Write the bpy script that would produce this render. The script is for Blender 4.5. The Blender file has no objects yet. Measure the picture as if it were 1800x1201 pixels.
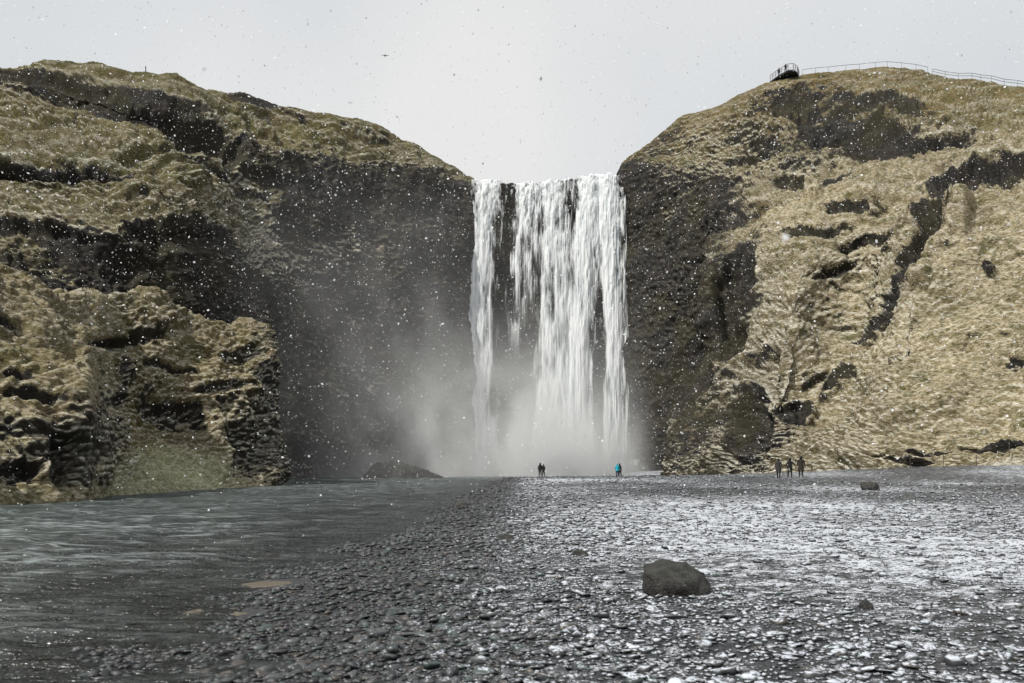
import bpy, bmesh, math, random
import numpy as np
from mathutils import Vector, Matrix

random.seed(7)
RNG = np.random.default_rng(11)
SC = bpy.context.scene
COL = SC.collection
R = math.radians

# ------------------------------------------------------------------ camera
CAMZ, FPX, HOR = 1.6, 1500.0, 822.0          # eye height, focal length and horizon row of the 1800 px photograph
cd = bpy.data.cameras.new('camera'); cam = bpy.data.objects.new('camera', cd); COL.objects.link(cam)
cam.location = (0, 0, CAMZ); cam.rotation_euler = (R(90), 0, 0)
cd.sensor_width = 36; cd.lens = 36*FPX/1800; cd.shift_y = (HOR-600.5)/1800
cd.clip_start = 0.05; cd.clip_end = 6000
cd.dof.use_dof = True; cd.dof.focus_distance = 40; cd.dof.aperture_fstop = 3.5
SC.camera = cam

# ------------------------------------------------------------------ light
SUN_AZ, SUN_EL = 234.0, 50.0                 # compass azimuth measured from +Y clockwise: behind the camera
wd = bpy.data.worlds.new('World'); SC.world = wd; wd.use_nodes = True
nt = wd.node_tree; nt.nodes.clear()
def N(tree, t, **kw):
    n = tree.nodes.new(t)
    for k, v in kw.items(): setattr(n, k, v)
    return n
bg = N(nt, 'ShaderNodeBackground'); bg.inputs[1].default_value = 0.1
wo = N(nt, 'ShaderNodeOutputWorld'); nt.links.new(bg.outputs[0], wo.inputs[0])
sky = N(nt, 'ShaderNodeTexSky', sky_type='NISHITA', sun_disc=False)
sky.sun_elevation = R(SUN_EL); sky.sun_rotation = R(SUN_AZ); sky.air_density = 1.0; sky.dust_density = 3.0
tc = N(nt, 'ShaderNodeTexCoord')
cn = N(nt, 'ShaderNodeTexNoise'); cn.inputs['Scale'].default_value = 1.7; cn.inputs['Detail'].default_value = 3; cn.inputs['Roughness'].default_value = 0.45
mp = N(nt, 'ShaderNodeMapping'); mp.inputs['Location'].default_value = (2.6, 5.2, 0.1); mp.inputs['Scale'].default_value = (1, 1, 0.7)
nt.links.new(tc.outputs['Generated'], mp.inputs[0]); nt.links.new(mp.outputs[0], cn.inputs['Vector'])
cr = N(nt, 'ShaderNodeValToRGB'); cr.color_ramp.elements[0].position = 0.36; cr.color_ramp.elements[1].position = 0.60
cr.color_ramp.elements[0].color = (6.2, 6.65, 7.1, 1); cr.color_ramp.elements[1].color = (8.15, 8.15, 8.1, 1)
nt.links.new(cn.outputs[0], cr.inputs[0])
mx = N(nt, 'ShaderNodeMix', data_type='RGBA'); mx.inputs[0].default_value = 0.985
nt.links.new(sky.outputs[0], mx.inputs[6]); nt.links.new(cr.outputs[0], mx.inputs[7]); nt.links.new(mx.outputs[2], bg.inputs[0])
sl = bpy.data.lights.new('sun', 'SUN'); sl.energy = 4.9; sl.angle = R(1.5); sl.color = (1.0, 0.955, 0.88)
so = bpy.data.objects.new('sun', sl); COL.objects.link(so)
a_, e_ = R(SUN_AZ), R(SUN_EL)
so.rotation_euler = Vector((math.sin(a_)*math.cos(e_), math.cos(a_)*math.cos(e_), math.sin(e_))).to_track_quat('Z', 'Y').to_euler()
SC.view_settings.view_transform = 'Standard'; SC.view_settings.look = 'None'
SC.view_settings.exposure = 0.0; SC.view_settings.gamma = 1.0; SC.view_settings.use_curve_mapping = False
SC.render.engine = 'CYCLES'
SC.cycles.max_bounces = 6; SC.cycles.diffuse_bounces = 2; SC.cycles.glossy_bounces = 2; SC.cycles.transmission_bounces = 3
SC.cycles.transparent_max_bounces = 12; SC.cycles.volume_bounces = 6; SC.cycles.volume_step_rate = 1.0; SC.cycles.volume_max_steps = 96

# ------------------------------------------------------------------ helpers
def W(px, py, Y):                            # a point of the place from its direction and distance
    return ((px-900)/FPX*Y, Y, CAMZ+(HOR-py)/FPX*Y)

def _hash(ix, iy, iz, s):
    h = (ix.astype(np.uint32)*np.uint32(374761393) + iy.astype(np.uint32)*np.uint32(668265263)
         + iz.astype(np.uint32)*np.uint32(2147483647) + np.uint32(s*974711 % 4294967291))
    h = (h ^ (h >> np.uint32(13)))*np.uint32(1274126177)
    h = (h ^ (h >> np.uint32(16)))*np.uint32(2246822519)
    h = h ^ (h >> np.uint32(15))
    return h.astype(np.float32)*np.float32(2/4294967295.0) - np.float32(1)
def vnoise(x, y, z, s=0):                    # smooth value noise, -1..1
    x = np.asarray(x, np.float32); y = np.asarray(y, np.float32)+0*x; z = np.asarray(z, np.float32)+0*x
    fx, fy, fz = np.floor(x), np.floor(y), np.floor(z)
    ix, iy, iz = fx.astype(np.int64), fy.astype(np.int64), fz.astype(np.int64)
    u, v, w = x-fx, y-fy, z-fz
    u = u*u*u*(u*(u*6-15)+10); v = v*v*v*(v*(v*6-15)+10); w = w*w*w*(w*(w*6-15)+10)
    o = 0
    for dz, wz in ((0, 1-w), (1, w)):
        for dy, wy in ((0, 1-v), (1, v)):
            a = _hash(ix, iy+dy, iz+dz, s); b = _hash(ix+1, iy+dy, iz+dz, s)
            o = o + (a*(1-u)+b*u)*wy*wz
    return o
def fbm(x, y, z, oct=4, s=0, gain=0.5, lac=2.03):
    o, a, t = 0, 1.0, 0
    for k in range(oct):
        f = lac**k
        o = o + a*vnoise(x*f+k*17.3, y*f+k*5.1, z*f-k*9.7, s+k); t += a; a *= gain
    return o/t*1.5
def ridged(x, y, z, oct=3, s=0):
    o, a, t = 0, 1.0, 0
    for k in range(oct):
        f = 2.1**k
        o = o + a*(1-2*np.abs(vnoise(x*f+k*3.3, y*f, z*f, s+k))); t += a; a *= 0.5
    return o/t
def sstep(a, b, x):
    t = np.clip((x-a)/(b-a), 0, 1); return t*t*(3-2*t)

def mesh_np(name, V, F, mat, parent=None, smooth=True, attrs=None):
    """V (n,3), F (m,k): one mesh object"""
    V = np.ascontiguousarray(V, np.float32); F = np.ascontiguousarray(F, np.int32)
    k = F.shape[1]; me = bpy.data.meshes.new(name)
    me.vertices.add(len(V)); me.vertices.foreach_set('co', V.ravel())
    me.loops.add(F.size); me.loops.foreach_set('vertex_index', F.ravel())
    me.polygons.add(len(F)); me.polygons.foreach_set('loop_start', np.arange(0, F.size, k, dtype=np.int32))
    me.update(calc_edges=True); me.validate()
    if smooth: me.shade_smooth()
    for an, av in (attrs or {}).items():
        at = me.attributes.new(an, 'FLOAT', 'POINT'); at.data.foreach_set('value', np.ascontiguousarray(av, np.float32).ravel())
    me.materials.append(mat)
    o = bpy.data.objects.new(name, me); COL.objects.link(o)
    if parent is not None: o.parent = parent
    return o
def grid_faces(H, Wd, flip=False):
    i = np.arange(H-1)[:, None]*Wd + np.arange(Wd-1)[None, :]
    q = np.stack([i, i+1, i+Wd+1, i+Wd], -1).reshape(-1, 4)
    return q[:, ::-1] if flip else q
def tag(o, label=None, cat=None, group=None, kind=None):
    if label: o['label'] = label
    if cat: o['category'] = cat
    if group: o['group'] = group
    if kind: o['kind'] = kind
    return o
def empty(name, loc=(0, 0, 0), rz=0.0):
    o = bpy.data.objects.new(name, None); COL.objects.link(o); o.location = loc; o.rotation_euler = (0, 0, rz)
    o.empty_display_size = 0.3
    return o
def bm_obj(name, bm, mat, parent=None, smooth=False):
    me = bpy.data.meshes.new(name); bm.to_mesh(me); bm.free()
    if smooth: me.shade_smooth()
    for m in (mat if isinstance(mat, (list, tuple)) else [mat]): me.materials.append(m)
    o = bpy.data.objects.new(name, me); COL.objects.link(o)
    if parent is not None: o.parent = parent
    return o
def bar(bm, a, b, r, n=6, r2=None):
    a, b = Vector(a), Vector(b); d = (b-a); q = d.to_track_quat('Z', 'Y'); r2 = r if r2 is None else r2
    rings = []
    for p, rr in ((a, r), (b, r2)):
        rings.append([bm.verts.new(p + q @ Vector((rr*math.cos(2*math.pi*k/n), rr*math.sin(2*math.pi*k/n), 0))) for k in range(n)])
    for k in range(n):
        bm.faces.new((rings[0][k], rings[0][(k+1) % n], rings[1][(k+1) % n], rings[1][k]))
    bm.faces.new(rings[0][::-1]); bm.faces.new(rings[1])

# ------------------------------------------------------------------ materials
def new_mat(name):
    m = bpy.data.materials.new(name); m.use_nodes = True; t = m.node_tree; t.nodes.clear()
    out = N(t, 'ShaderNodeOutputMaterial'); return m, t, out
def mth(t, op, a, b=None, c=None, clamp=False):
    n = N(t, 'ShaderNodeMath', operation=op); n.use_clamp = clamp
    for i, v in enumerate((a, b, c)):
        if v is None: continue
        if isinstance(v, (int, float)): n.inputs[i].default_value = v
        else: t.links.new(v, n.inputs[i])
    return n.outputs[0]
def noise(t, vec, scale, detail=4, rough=0.55, sc3=None, dist=0.0, loc=(0, 0, 0)):
    if sc3 is not None or loc != (0, 0, 0):
        m_ = N(t, 'ShaderNodeMapping'); m_.inputs['Scale'].default_value = sc3 or (1, 1, 1); m_.inputs['Location'].default_value = loc
        t.links.new(vec, m_.inputs[0]); vec = m_.outputs[0]
    n = N(t, 'ShaderNodeTexNoise'); n.inputs['Scale'].default_value = scale; n.inputs['Detail'].default_value = detail
    n.inputs['Roughness'].default_value = rough; n.inputs['Distortion'].default_value = dist
    t.links.new(vec, n.inputs['Vector']); return n.outputs[0]
def mrange(t, v, a, b, c=0.0, d=1.0, smooth=True):
    n = N(t, 'ShaderNodeMapRange'); n.interpolation_type = 'SMOOTHSTEP' if smooth else 'LINEAR'
    for i, x in zip((1, 2, 3, 4), (a, b, c, d)): n.inputs[i].default_value = x
    t.links.new(v, n.inputs[0]); return n.outputs[0]
def mixc(t, f, a, b):
    n = N(t, 'ShaderNodeMix', data_type='RGBA')
    for i, v in ((0, f), (6, a), (7, b)):
        if isinstance(v, (int, float)): n.inputs[i].default_value = v
        elif isinstance(v, tuple): n.inputs[i].default_value = v+(1,)
        else: t.links.new(v, n.inputs[i])
    return n.outputs[2]
def bump(t, h, strength, dist):
    n = N(t, 'ShaderNodeBump'); n.inputs['Strength'].default_value = strength; n.inputs['Distance'].default_value = dist
    t.links.new(h, n.inputs['Height']); return n.outputs[0]
def principled(t, out, col, rough=0.8, nrm=None, spec=0.3):
    p = N(t, 'ShaderNodeBsdfPrincipled')
    for k, v in (('Base Color', col), ('Roughness', rough), ('Specular IOR Level', spec)):
        if isinstance(v, tuple): p.inputs[k].default_value = v+(1,)
        elif isinstance(v, (int, float)): p.inputs[k].default_value = v
        else: t.links.new(v, p.inputs[k])
    if nrm is not None: t.links.new(nrm, p.inputs['Normal'])
    t.links.new(p.outputs[0], out.inputs[0]); return p
def attr(t, n_):
    n = N(t, 'ShaderNodeAttribute'); n.attribute_name = n_; return n.outputs['Fac']

def mat_slope(name, tuft_scale=1.0):
    """basalt, moss and dead winter grass: 'grass' = grass cover, 'warm' = orange grass, 'pale' = bleached/frosted straw"""
    m, t, out = new_mat(name)
    P = N(t, 'ShaderNodeNewGeometry').outputs['Position']
    g, warm, pale = attr(t, 'grass'), attr(t, 'warm'), attr(t, 'pale')
    n1 = noise(t, P, 0.9*tuft_scale, 6, 0.65)
    n2 = noise(t, P, 3.8*tuft_scale, 5, 0.75, (0.6, 0.6, 1.5), 0.3)
    n3 = noise(t, P, 0.12, 3, 0.5)
    n4 = noise(t, P, 0.45, 4, 0.6)
    gm = mth(t, 'ADD', g, mth(t, 'ADD', mth(t, 'MULTIPLY', mth(t, 'SUBTRACT', n1, 0.5), 1.0), mth(t, 'MULTIPLY', mth(t, 'SUBTRACT', n2, 0.5), 0.8)))
    gm = mrange(t, gm, 0.24, 0.60)
    rock = mixc(t, mrange(t, n2, 0.35, 0.68), (0.010, 0.0100, 0.0102), (0.046, 0.043, 0.040))
    rock = mixc(t, mth(t, 'MULTIPLY', mrange(t, n4, 0.46, 0.64), 0.35), rock, (0.050, 0.037, 0.026))
    rock = mixc(t, mth(t, 'MULTIPLY', mrange(t, n3, 0.42, 0.62), 0.7), rock, mixc(t, n2, (0.016, 0.015, 0.009), (0.058, 0.051, 0.029)))
    straw = mixc(t, mrange(t, n2, 0.30, 0.70), (0.062, 0.049, 0.024), (0.30, 0.25, 0.145))
    oliv = mixc(t, mrange(t, n2, 0.30, 0.72), (0.040, 0.037, 0.012), (0.165, 0.150, 0.055))
    orng = mixc(t, mrange(t, n2, 0.30, 0.72), (0.060, 0.040, 0.014), (0.215, 0.145, 0.050))
    gr = mixc(t, mrange(t, n4, 0.44, 0.70), oliv, straw)
    gr = mixc(t, mth(t, 'MULTIPLY', mrange(t, n1, 0.35, 0.65), warm), gr, orng)
    pl = mixc(t, mrange(t, n2, 0.32, 0.70), (0.10, 0.080, 0.045), (0.48, 0.415, 0.28))
    gr = mixc(t, mth(t, 'MULTIPLY', mrange(t, n1, 0.25, 0.60), pale), gr, pl)
    n5 = noise(t, P, 0.16, 5, 0.6, (1, 1, 1.4), 0.5, (31, 7, 3)); n6 = noise(t, P, 0.22, 5, 0.6, (1, 1, 1.2), 0.5, (3, 17, 9))
    gr = mixc(t, attr(t, 'lush'), gr, mixc(t, mrange(t, n2, .3, .7), (0.12, 0.125, 0.065), (0.40, 0.42, 0.27)))
    gr = mixc(t, mth(t, 'MULTIPLY', mrange(t, n5, .52, .68), .55), gr, mixc(t, mrange(t, n2, .3, .7), (0.035, 0.024, 0.013), (0.175, 0.125, 0.070)))
    gr = mixc(t, mth(t, 'MULTIPLY', mrange(t, n6, .52, .68), .7), gr, mixc(t, mrange(t, n2, .3, .7), (0.022, 0.023, 0.009), (0.115, 0.112, 0.042)))
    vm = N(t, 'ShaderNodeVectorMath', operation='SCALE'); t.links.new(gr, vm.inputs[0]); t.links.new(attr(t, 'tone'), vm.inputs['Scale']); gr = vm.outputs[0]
    colr = mixc(t, gm, rock, gr)
    colr = mixc(t, mth(t, 'MULTIPLY', attr(t, 'toplit'), mrange(t, n2, .35, .62)), colr, (0.58, 0.56, 0.48))  # bright tops of the tufts: top light painted into the colour
    h = mth(t, 'ADD', mth(t, 'MULTIPLY', n2, 0.6), mth(t, 'MULTIPLY', n1, 0.8))
    principled(t, out, colr, mth(t, 'ADD', mth(t, 'MULTIPLY', gm, 0.15), 0.78), bump(t, h, 0.9, 0.55/tuft_scale), 0.10)
    return m
M_SLOPE = mat_slope('winter_grass_and_basalt')
M_HEAD = mat_slope('mossy_headland', 1.7)

def mat_ground():
    m, t, out = new_mat('snowy_gravel')
    P = N(t, 'ShaderNodeNewGeometry').outputs['Position']
    snow = attr(t, 'snow')
    n1 = noise(t, P, 11.0, 4, 0.75, (0.7, 1, 1)); n2 = noise(t, P, 3.0, 5, 0.75, (0.75, 1, 1)); n3 = noise(t, P, 30.0, 2, 0.5)
    grav = mixc(t, mrange(t, n1, 0.35, 0.65), (0.012, 0.0135, 0.016), (0.055, 0.058, 0.064))
    grav = mixc(t, mth(t, 'MULTIPLY', mrange(t, n2, 0.55, 0.7), 0.35), grav, (0.085, 0.062, 0.042))
    s = mth(t, 'ADD', snow, mth(t, 'ADD', mth(t, 'MULTIPLY', mth(t, 'SUBTRACT', n1, 0.5), 0.9), mth(t, 'MULTIPLY', mth(t, 'SUBTRACT', n2, 0.5), 1.3)))
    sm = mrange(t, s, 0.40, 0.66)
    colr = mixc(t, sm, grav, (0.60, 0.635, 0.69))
    rough = mth(t, 'ADD', 0.45, mth(t, 'MULTIPLY', sm, 0.4))
    principled(t, out, colr, rough, bump(t, mth(t, 'ADD', n1, mth(t, 'MULTIPLY', n3, 0.5)), 1.0, 0.10), 0.4)
    return m
M_GROUND = mat_ground()

def mat_stone(name, wet, brown=0.0):
    m, t, out = new_mat(name)
    G = N(t, 'ShaderNodeNewGeometry'); P = G.outputs['Position']
    oi = N(t, 'ShaderNodeObjectInfo').outputs['Random']
    rnd = mth(t, 'FRACT', mth(t, 'ADD', G.outputs['Random Per Island'], mth(t, 'MULTIPLY', oi, 7.31)))
    n1 = noise(t, P, 26, 4, 0.65); n2 = noise(t, P, 5, 3, 0.6)
    a = mixc(t, rnd, (0.006, 0.007, 0.008), (0.066, 0.069, 0.074))
    a = mixc(t, mth(t, 'MULTIPLY', mrange(t, mth(t, 'FRACT', mth(t, 'MULTIPLY', rnd, 5.7)), 0.80, 0.95), 0.5), a, (0.070, 0.054, 0.040))
    a = mixc(t, mth(t, 'MULTIPLY', mrange(t, mth(t, 'FRACT', mth(t, 'MULTIPLY', rnd, 9.1)), 0.8, 0.95), 0.55), a, (0.045, 0.075, 0.068))
    sx = N(t, 'ShaderNodeSeparateXYZ'); t.links.new(P, sx.inputs[0]); sn = N(t, 'ShaderNodeSeparateXYZ'); t.links.new(G.outputs['Normal'], sn.inputs[0])
    sl_ = mth(t, 'ADD', mrange(t, sx.outputs[0], -2.8, 1.8, -.28, .12), mth(t, 'ADD', mth(t, 'MULTIPLY', mth(t, 'SUBTRACT', n2, .5), .8), mth(t, 'MULTIPLY', mth(t, 'SUBTRACT', n1, .5), 1.5)))
    sl_ = mth(t, 'MULTIPLY', mrange(t, sl_, -.05, .2), mrange(t, sn.outputs[2], .45, .8))
    if brown: a = mixc(t, brown, a, (0.105, 0.084, 0.058))
    a = mixc(t, mth(t, 'MULTIPLY', mrange(t, n1, 0.50, 0.62), 0.55), a, (0.012, 0.012, 0.013))
    if not brown: a = mixc(t, sl_, a, (0.46, 0.495, 0.55))
    principled(t, out, a, mrange(t, n2, 0.3, 0.7, wet-0.08, wet+0.16), bump(t, n1, 0.5, 0.012), 0.5)
    return m
M_STONE = mat_stone('wet_basalt_pebbles', 0.42)
M_SLAB = mat_stone('brown_river_slab', 0.4, 0.92)

def mat_boulder(name, moss=0.3, scale=5.0):
    m, t, out = new_mat(name)
    tcn = N(t, 'ShaderNodeTexCoord').outputs['Object']; Nn = N(t, 'ShaderNodeNewGeometry').outputs['Normal']
    sx = N(t, 'ShaderNodeSeparateXYZ'); t.links.new(Nn, sx.inputs[0])
    n1 = noise(t, tcn, scale, 6, 0.65); n2 = noise(t, tcn, scale*5, 5, 0.65)
    c = mixc(t, mrange(t, n1, 0.34, 0.68), (0.006, 0.0058, 0.0056), (0.044, 0.040, 0.036))
    c = mixc(t, mth(t, 'MULTIPLY', mrange(t, n2, 0.58, 0.72), 0.6), c, (0.20, 0.19, 0.18))
    mm = mth(t, 'MULTIPLY', mrange(t, mth(t, 'ADD', sx.outputs[2], mth(t, 'MULTIPLY', mth(t, 'SUBTRACT', n1, 0.5), 1.6)), 0.35, 0.8), moss)
    c = mixc(t, mm, c, (0.035, 0.045, 0.026))
    principled(t, out, c, 0.55, bump(t, mth(t, 'ADD', n1, mth(t, 'MULTIPLY', n2, 0.4)), 1.0, 0.6/scale), 0.4)
    return m
M_BOULDER = mat_boulder('dark_boulder', 0.22, 8.0)
M_OUTCROP = mat_boulder('mossy_outcrop', 0.3, 0.9)

def mat_water():
    m, t, out = new_mat('river_water')
    P = N(t, 'ShaderNodeNewGeometry').outputs['Position']
    n1 = noise(t, P, 1.9, 4, 0.6, (0.55, 1.5, 1), 0.4); n2 = noise(t, P, 6.5, 3, 0.6, (0.6, 1.4, 1))
    h = mth(t, 'ADD', n1, mth(t, 'MULTIPLY', n2, 0.30))
    nrm = bump(t, h, 1.0, 0.30)
    fr = N(t, 'ShaderNodeFresnel'); fr.inputs[0].default_value = 1.33; t.links.new(nrm, fr.inputs['Normal'])
    gl = N(t, 'ShaderNodeBsdfGlossy'); gl.inputs['Color'].default_value = (0.92, 0.96, 0.97, 1); gl.inputs['Roughness'].default_value = 0.22; t.links.new(nrm, gl.inputs['Normal'])
    glint = mth(t, 'MULTIPLY', attr(t, 'crest'), mrange(t, noise(t, P, 3.2, 4, .7, (.5, 1.5, 1), .5), .40, .66))  # sky glints on the wave crests, painted as pale diffuse streaks
    trn = N(t, 'ShaderNodeBsdfTransparent'); trn.inputs[0].default_value = (0.34, 0.36, 0.30, 1)
    silt = N(t, 'ShaderNodeBsdfDiffuse'); silt.inputs[0].default_value = (0.026, 0.036, 0.034, 1); t.links.new(nrm, silt.inputs['Normal'])
    tr = N(t, 'ShaderNodeMixShader'); t.links.new(attr(t, 'deep'), tr.inputs[0]); t.links.new(trn.outputs[0], tr.inputs[1]); t.links.new(silt.outputs[0], tr.inputs[2])
    mxs = N(t, 'ShaderNodeMixShader'); t.links.new(fr.outputs[0], mxs.inputs[0]); t.links.new(tr.outputs[0], mxs.inputs[1]); t.links.new(gl.outputs[0], mxs.inputs[2])
    fo = N(t, 'ShaderNodeBsdfDiffuse'); fo.inputs[0].default_value = (0.235, 0.265, 0.265, 1); mf = N(t, 'ShaderNodeMixShader')
    t.links.new(glint, mf.inputs[0]); t.links.new(mxs.outputs[0], mf.inputs[1]); t.links.new(fo.outputs[0], mf.inputs[2]); mxs = mf
    t.links.new(mxs.outputs[0], out.inputs[0]); return m
M_WATER = mat_water()

def mat_falls():
    m, t, out = new_mat('falling_white_water')
    a = attr(t, 'cover'); sh = attr(t, 'body')
    c = mixc(t, sh, (0.58, 0.65, 0.68), (0.90, 0.925, 0.935))
    d = N(t, 'ShaderNodeBsdfDiffuse'); t.links.new(c, d.inputs[0])
    tl = N(t, 'ShaderNodeBsdfTranslucent'); t.links.new(c, tl.inputs[0])
    ms = N(t, 'ShaderNodeMixShader'); ms.inputs[0].default_value = 0.25
    t.links.new(d.outputs[0], ms.inputs[1]); t.links.new(tl.outputs[0], ms.inputs[2])
    tr = N(t, 'ShaderNodeBsdfTransparent'); mo = N(t, 'ShaderNodeMixShader')
    t.links.new(a, mo.inputs[0]); t.links.new(tr.outputs[0], mo.inputs[1]); t.links.new(ms.outputs[0], mo.inputs[2])
    t.links.new(mo.outputs[0], out.inputs[0]); return m
M_FALLS = mat_falls()

def mat_plain(name, c, rough=0.7, var=0.35, scale=12, metal=0.0):
    m, t, out = new_mat(name)
    o_ = N(t, 'ShaderNodeTexCoord').outputs['Object']; n = noise(t, o_, scale, 4, 0.6)
    cc = mixc(t, mrange(t, n, 0.3, 0.7), tuple(x*(1-var) for x in c), tuple(min(1, x*(1+var)) for x in c))
    p = principled(t, out, cc, rough, bump(t, n, 0.3, 0.01), 0.3); p.inputs['Metallic'].default_value = metal
    return m
M_RAIL = mat_plain('dark_weathered_steel', (0.035, 0.036, 0.038), 0.6)
M_DECK = mat_plain('dark_deck_grating', (0.028, 0.028, 0.030), 0.75)
M_POST = mat_plain('grey_fence_timber', (0.060, 0.052, 0.042), 0.85)
def mat_flake():
    m, t, out = new_mat('snowflake')
    n = noise(t, N(t, 'ShaderNodeNewGeometry').outputs['Position'], 3, 2, .5); c = mixc(t, n, (0.86, 0.87, 0.89), (0.95, 0.96, 0.97))
    d = N(t, 'ShaderNodeBsdfDiffuse'); tl = N(t, 'ShaderNodeBsdfTranslucent'); ms = N(t, 'ShaderNodeMixShader'); ms.inputs[0].default_value = .5
    t.links.new(c, d.inputs[0]); t.links.new(c, tl.inputs[0]); t.links.new(d.outputs[0], ms.inputs[1]); t.links.new(tl.outputs[0], ms.inputs[2]); t.links.new(ms.outputs[0], out.inputs[0])
    return m
M_SNOW = mat_flake()
M_SKIN = mat_plain('skin', (0.42, 0.27, 0.20), 0.6, 0.1)
def cloth(name, c): return mat_plain(name, c, 0.85, 0.3, 30)
M_BLACK = cloth('black_cloth', (0.012, 0.012, 0.014)); M_CHAR = cloth('charcoal_cloth', (0.028, 0.027, 0.027))
M_NAVY = cloth('navy_cloth', (0.018, 0.028, 0.075)); M_TEAL = cloth('turquoise_cloth', (0.010, 0.30, 0.40))
M_BROWN = cloth('brown_cloth', (0.022, 0.018, 0.013)); M_BOOT = cloth('boot_leather', (0.015, 0.013, 0.012))
M_BIRD = mat_plain('bird_feathers', (0.05, 0.05, 0.052), 0.8)

# ------------------------------------------------------------------ terrain lofts
def cr_weights(n, spans):
    """rows of Catmull-Rom weights over n control points with spans[i] samples in interval i"""
    rows = []
    for i in range(n-1):
        for k in range(spans[i]):
            u = k/spans[i]
            c = [(-u+2*u*u-u**3)/2, (2-5*u*u+3*u**3)/2, (u+4*u*u-3*u**3)/2, (-u*u+u**3)/2]
            l = [0, 1-u, u, 0]; r = np.zeros(n)
            for j, (a, b) in enumerate(zip(c, l)):
                r[min(max(i-1+j, 0), n-1)] += 0.72*a+0.28*b
            rows.append(r)
    r = np.zeros(n); r[-1] = 1; rows.append(r)
    return np.array(rows)
def loft(world, scr, step):
    """world (R,C,k) control values, scr (R,C,2) screen rows used only to choose the tessellation density"""
    Rn, Cn = world.shape[:2]
    du = np.linalg.norm(np.diff(scr, axis=0), axis=2).max(1); dv = np.linalg.norm(np.diff(scr, axis=1), axis=2).max(0)
    su = [int(np.clip(round(d/step), 2, 160)) for d in du]; sv = [int(np.clip(round(d/step), 2, 160)) for d in dv]
    A = cr_weights(Rn, su); B = cr_weights(Cn, sv)
    return np.einsum('ir,rck->ick', A, np.einsum('jc,rck->rjk', B, world)), su, sv
def normals(V):
    du = np.gradient(V, axis=0); dv = np.gradient(V, axis=1)
    n = np.cross(dv, du); n /= np.linalg.norm(n, axis=2, keepdims=True)+1e-9
    return n

def features(px, py, V, G, FL):
    """hollows, ledges and knobs: (px, py, half length, half height, tilt, depth in m, grass change)"""
    dd = np.zeros_like(G); dg = np.zeros_like(G)
    ax = 14*fbm(px*.02, py*.02, 0, 3, 901); ay = 9*fbm(px*.025, py*.03, 5, 3, 907)
    for fx_, fy_, rx, ry, ang, dep, g_ in FL:
        k_ = min(1, ry/14); jx, jy = px+ax*k_, py+ay*k_; c_, s_ = math.cos(R(ang)), math.sin(R(ang)); u = (jx-fx_)*c_+(jy-fy_)*s_; v = -(jx-fx_)*s_+(jy-fy_)*c_
        q = np.hypot(u/rx, np.where(v < 0, v/ry, v/(ry*1.7)))           # sharper upper lip
        w = 1-sstep(.35, 1.25, q); dd += dep*w; dg += .9*g_*(1-sstep(.45, 1.15, q))
    return dd, dg
CLIFF_F = [(1460,322,62,9,0,-1.6,-1.1),(1490,368,62,8,-5,-1.6,-1),(1428,350,16,14,0,1.6,-.7),(1630,370,46,24,-25,-3.0,-1.5),(1682,366,30,22,0,2.6,.3),
 (1690,300,85,17,-10,-2.8,-1.5),(1775,292,45,20,5,-2.6,-1.4),(1520,548,78,10,-52,-2.2,-1.1),(1562,612,38,9,-55,-1.2,-.6),(1598,447,70,13,-48,-2,-1.3),(1466,652,40,9,-50,-1.4,-1.0),
 (1316,722,40,56,0,-3.0,-1.5),(1402,706,44,20,-30,-1.6,-1.1),(1735,465,15,10,0,.8,-1.0),(1710,787,160,4,1,-.7,-1),(1575,796,90,3,2,-.5,-.7),(1430,412,80,9,-5,-1.8,-.9),
 (1522,428,60,8,-12,-1.6,-.8),(1790,640,26,10,0,-.9,-.7),(1288,500,34,80,12,-3.4,-1.1),(1225,640,28,60,20,-1.6,-.5),(1545,235,75,34,5,-3,-1),(1460,215,60,30,-8,-2,-.8),(1640,250,58,14,-15,-2.5,-1.5),(1700,225,50,9,-10,-1.6,-.7),
 (1560,175,90,9,2,-1.2,-.9),(1390,320,30,8,0,-1.2,-.8),(1470,470,50,7,-8,-1.0,-.7),(1440,640,70,8,-20,-.7,-.4),(1230,850,60,20,0,0,-.4),
 (150,160,175,17,17,-3,-1.2),(350,232,95,22,28,-3.4,-1.2),(110,297,170,15,3,-3,-1.3),(300,395,110,22,8,-2.5,-1.0),(405,265,22,34,20,-2,-.9),(440,170,60,10,15,-1.6,-1),(60,360,90,7,2,-1.2,-.8),(230,350,70,6,-6,-1.0,-.7),
 (90,420,110,9,2,-1.6,-.9),(380,320,50,8,30,-1.2,-.8),(250,170,70,6,14,-1,-.8),(330,190,60,7,20,-1,-.7),(20,250,80,5,4,-.8,-.7),(180,450,110,22,6,-2.2,-.9),(470,310,50,10,25,-1.4,-.7),(560,250,60,6,10,-1,-.6),(640,225,60,6,12,-1,-.6)]
HEAD_F = [(125,800,45,46,8,-1.9,-1.2),(20,840,40,16,0,-1.0,-.8),(215,598,75,11,-8,-1.6,-1.2),(320,722,60,22,28,-1.8,-1.1),(215,700,34,18,30,-1.5,-1),(440,790,46,48,0,-1.2,-.9),(30,650,40,9,6,-1,-.9),(20,570,30,9,8,-.9,-.8),
 (265,560,60,12,0,.8,.1),(430,620,40,9,4,-.7,-.6),(395,680,60,8,-6,-.8,-.6),(300,650,60,7,6,-.9,-.7),(60,700,70,7,4,-.8,-.7),(110,610,50,6,14,-.7,-.5),(470,700,22,60,0,-.6,-.6)]
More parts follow.
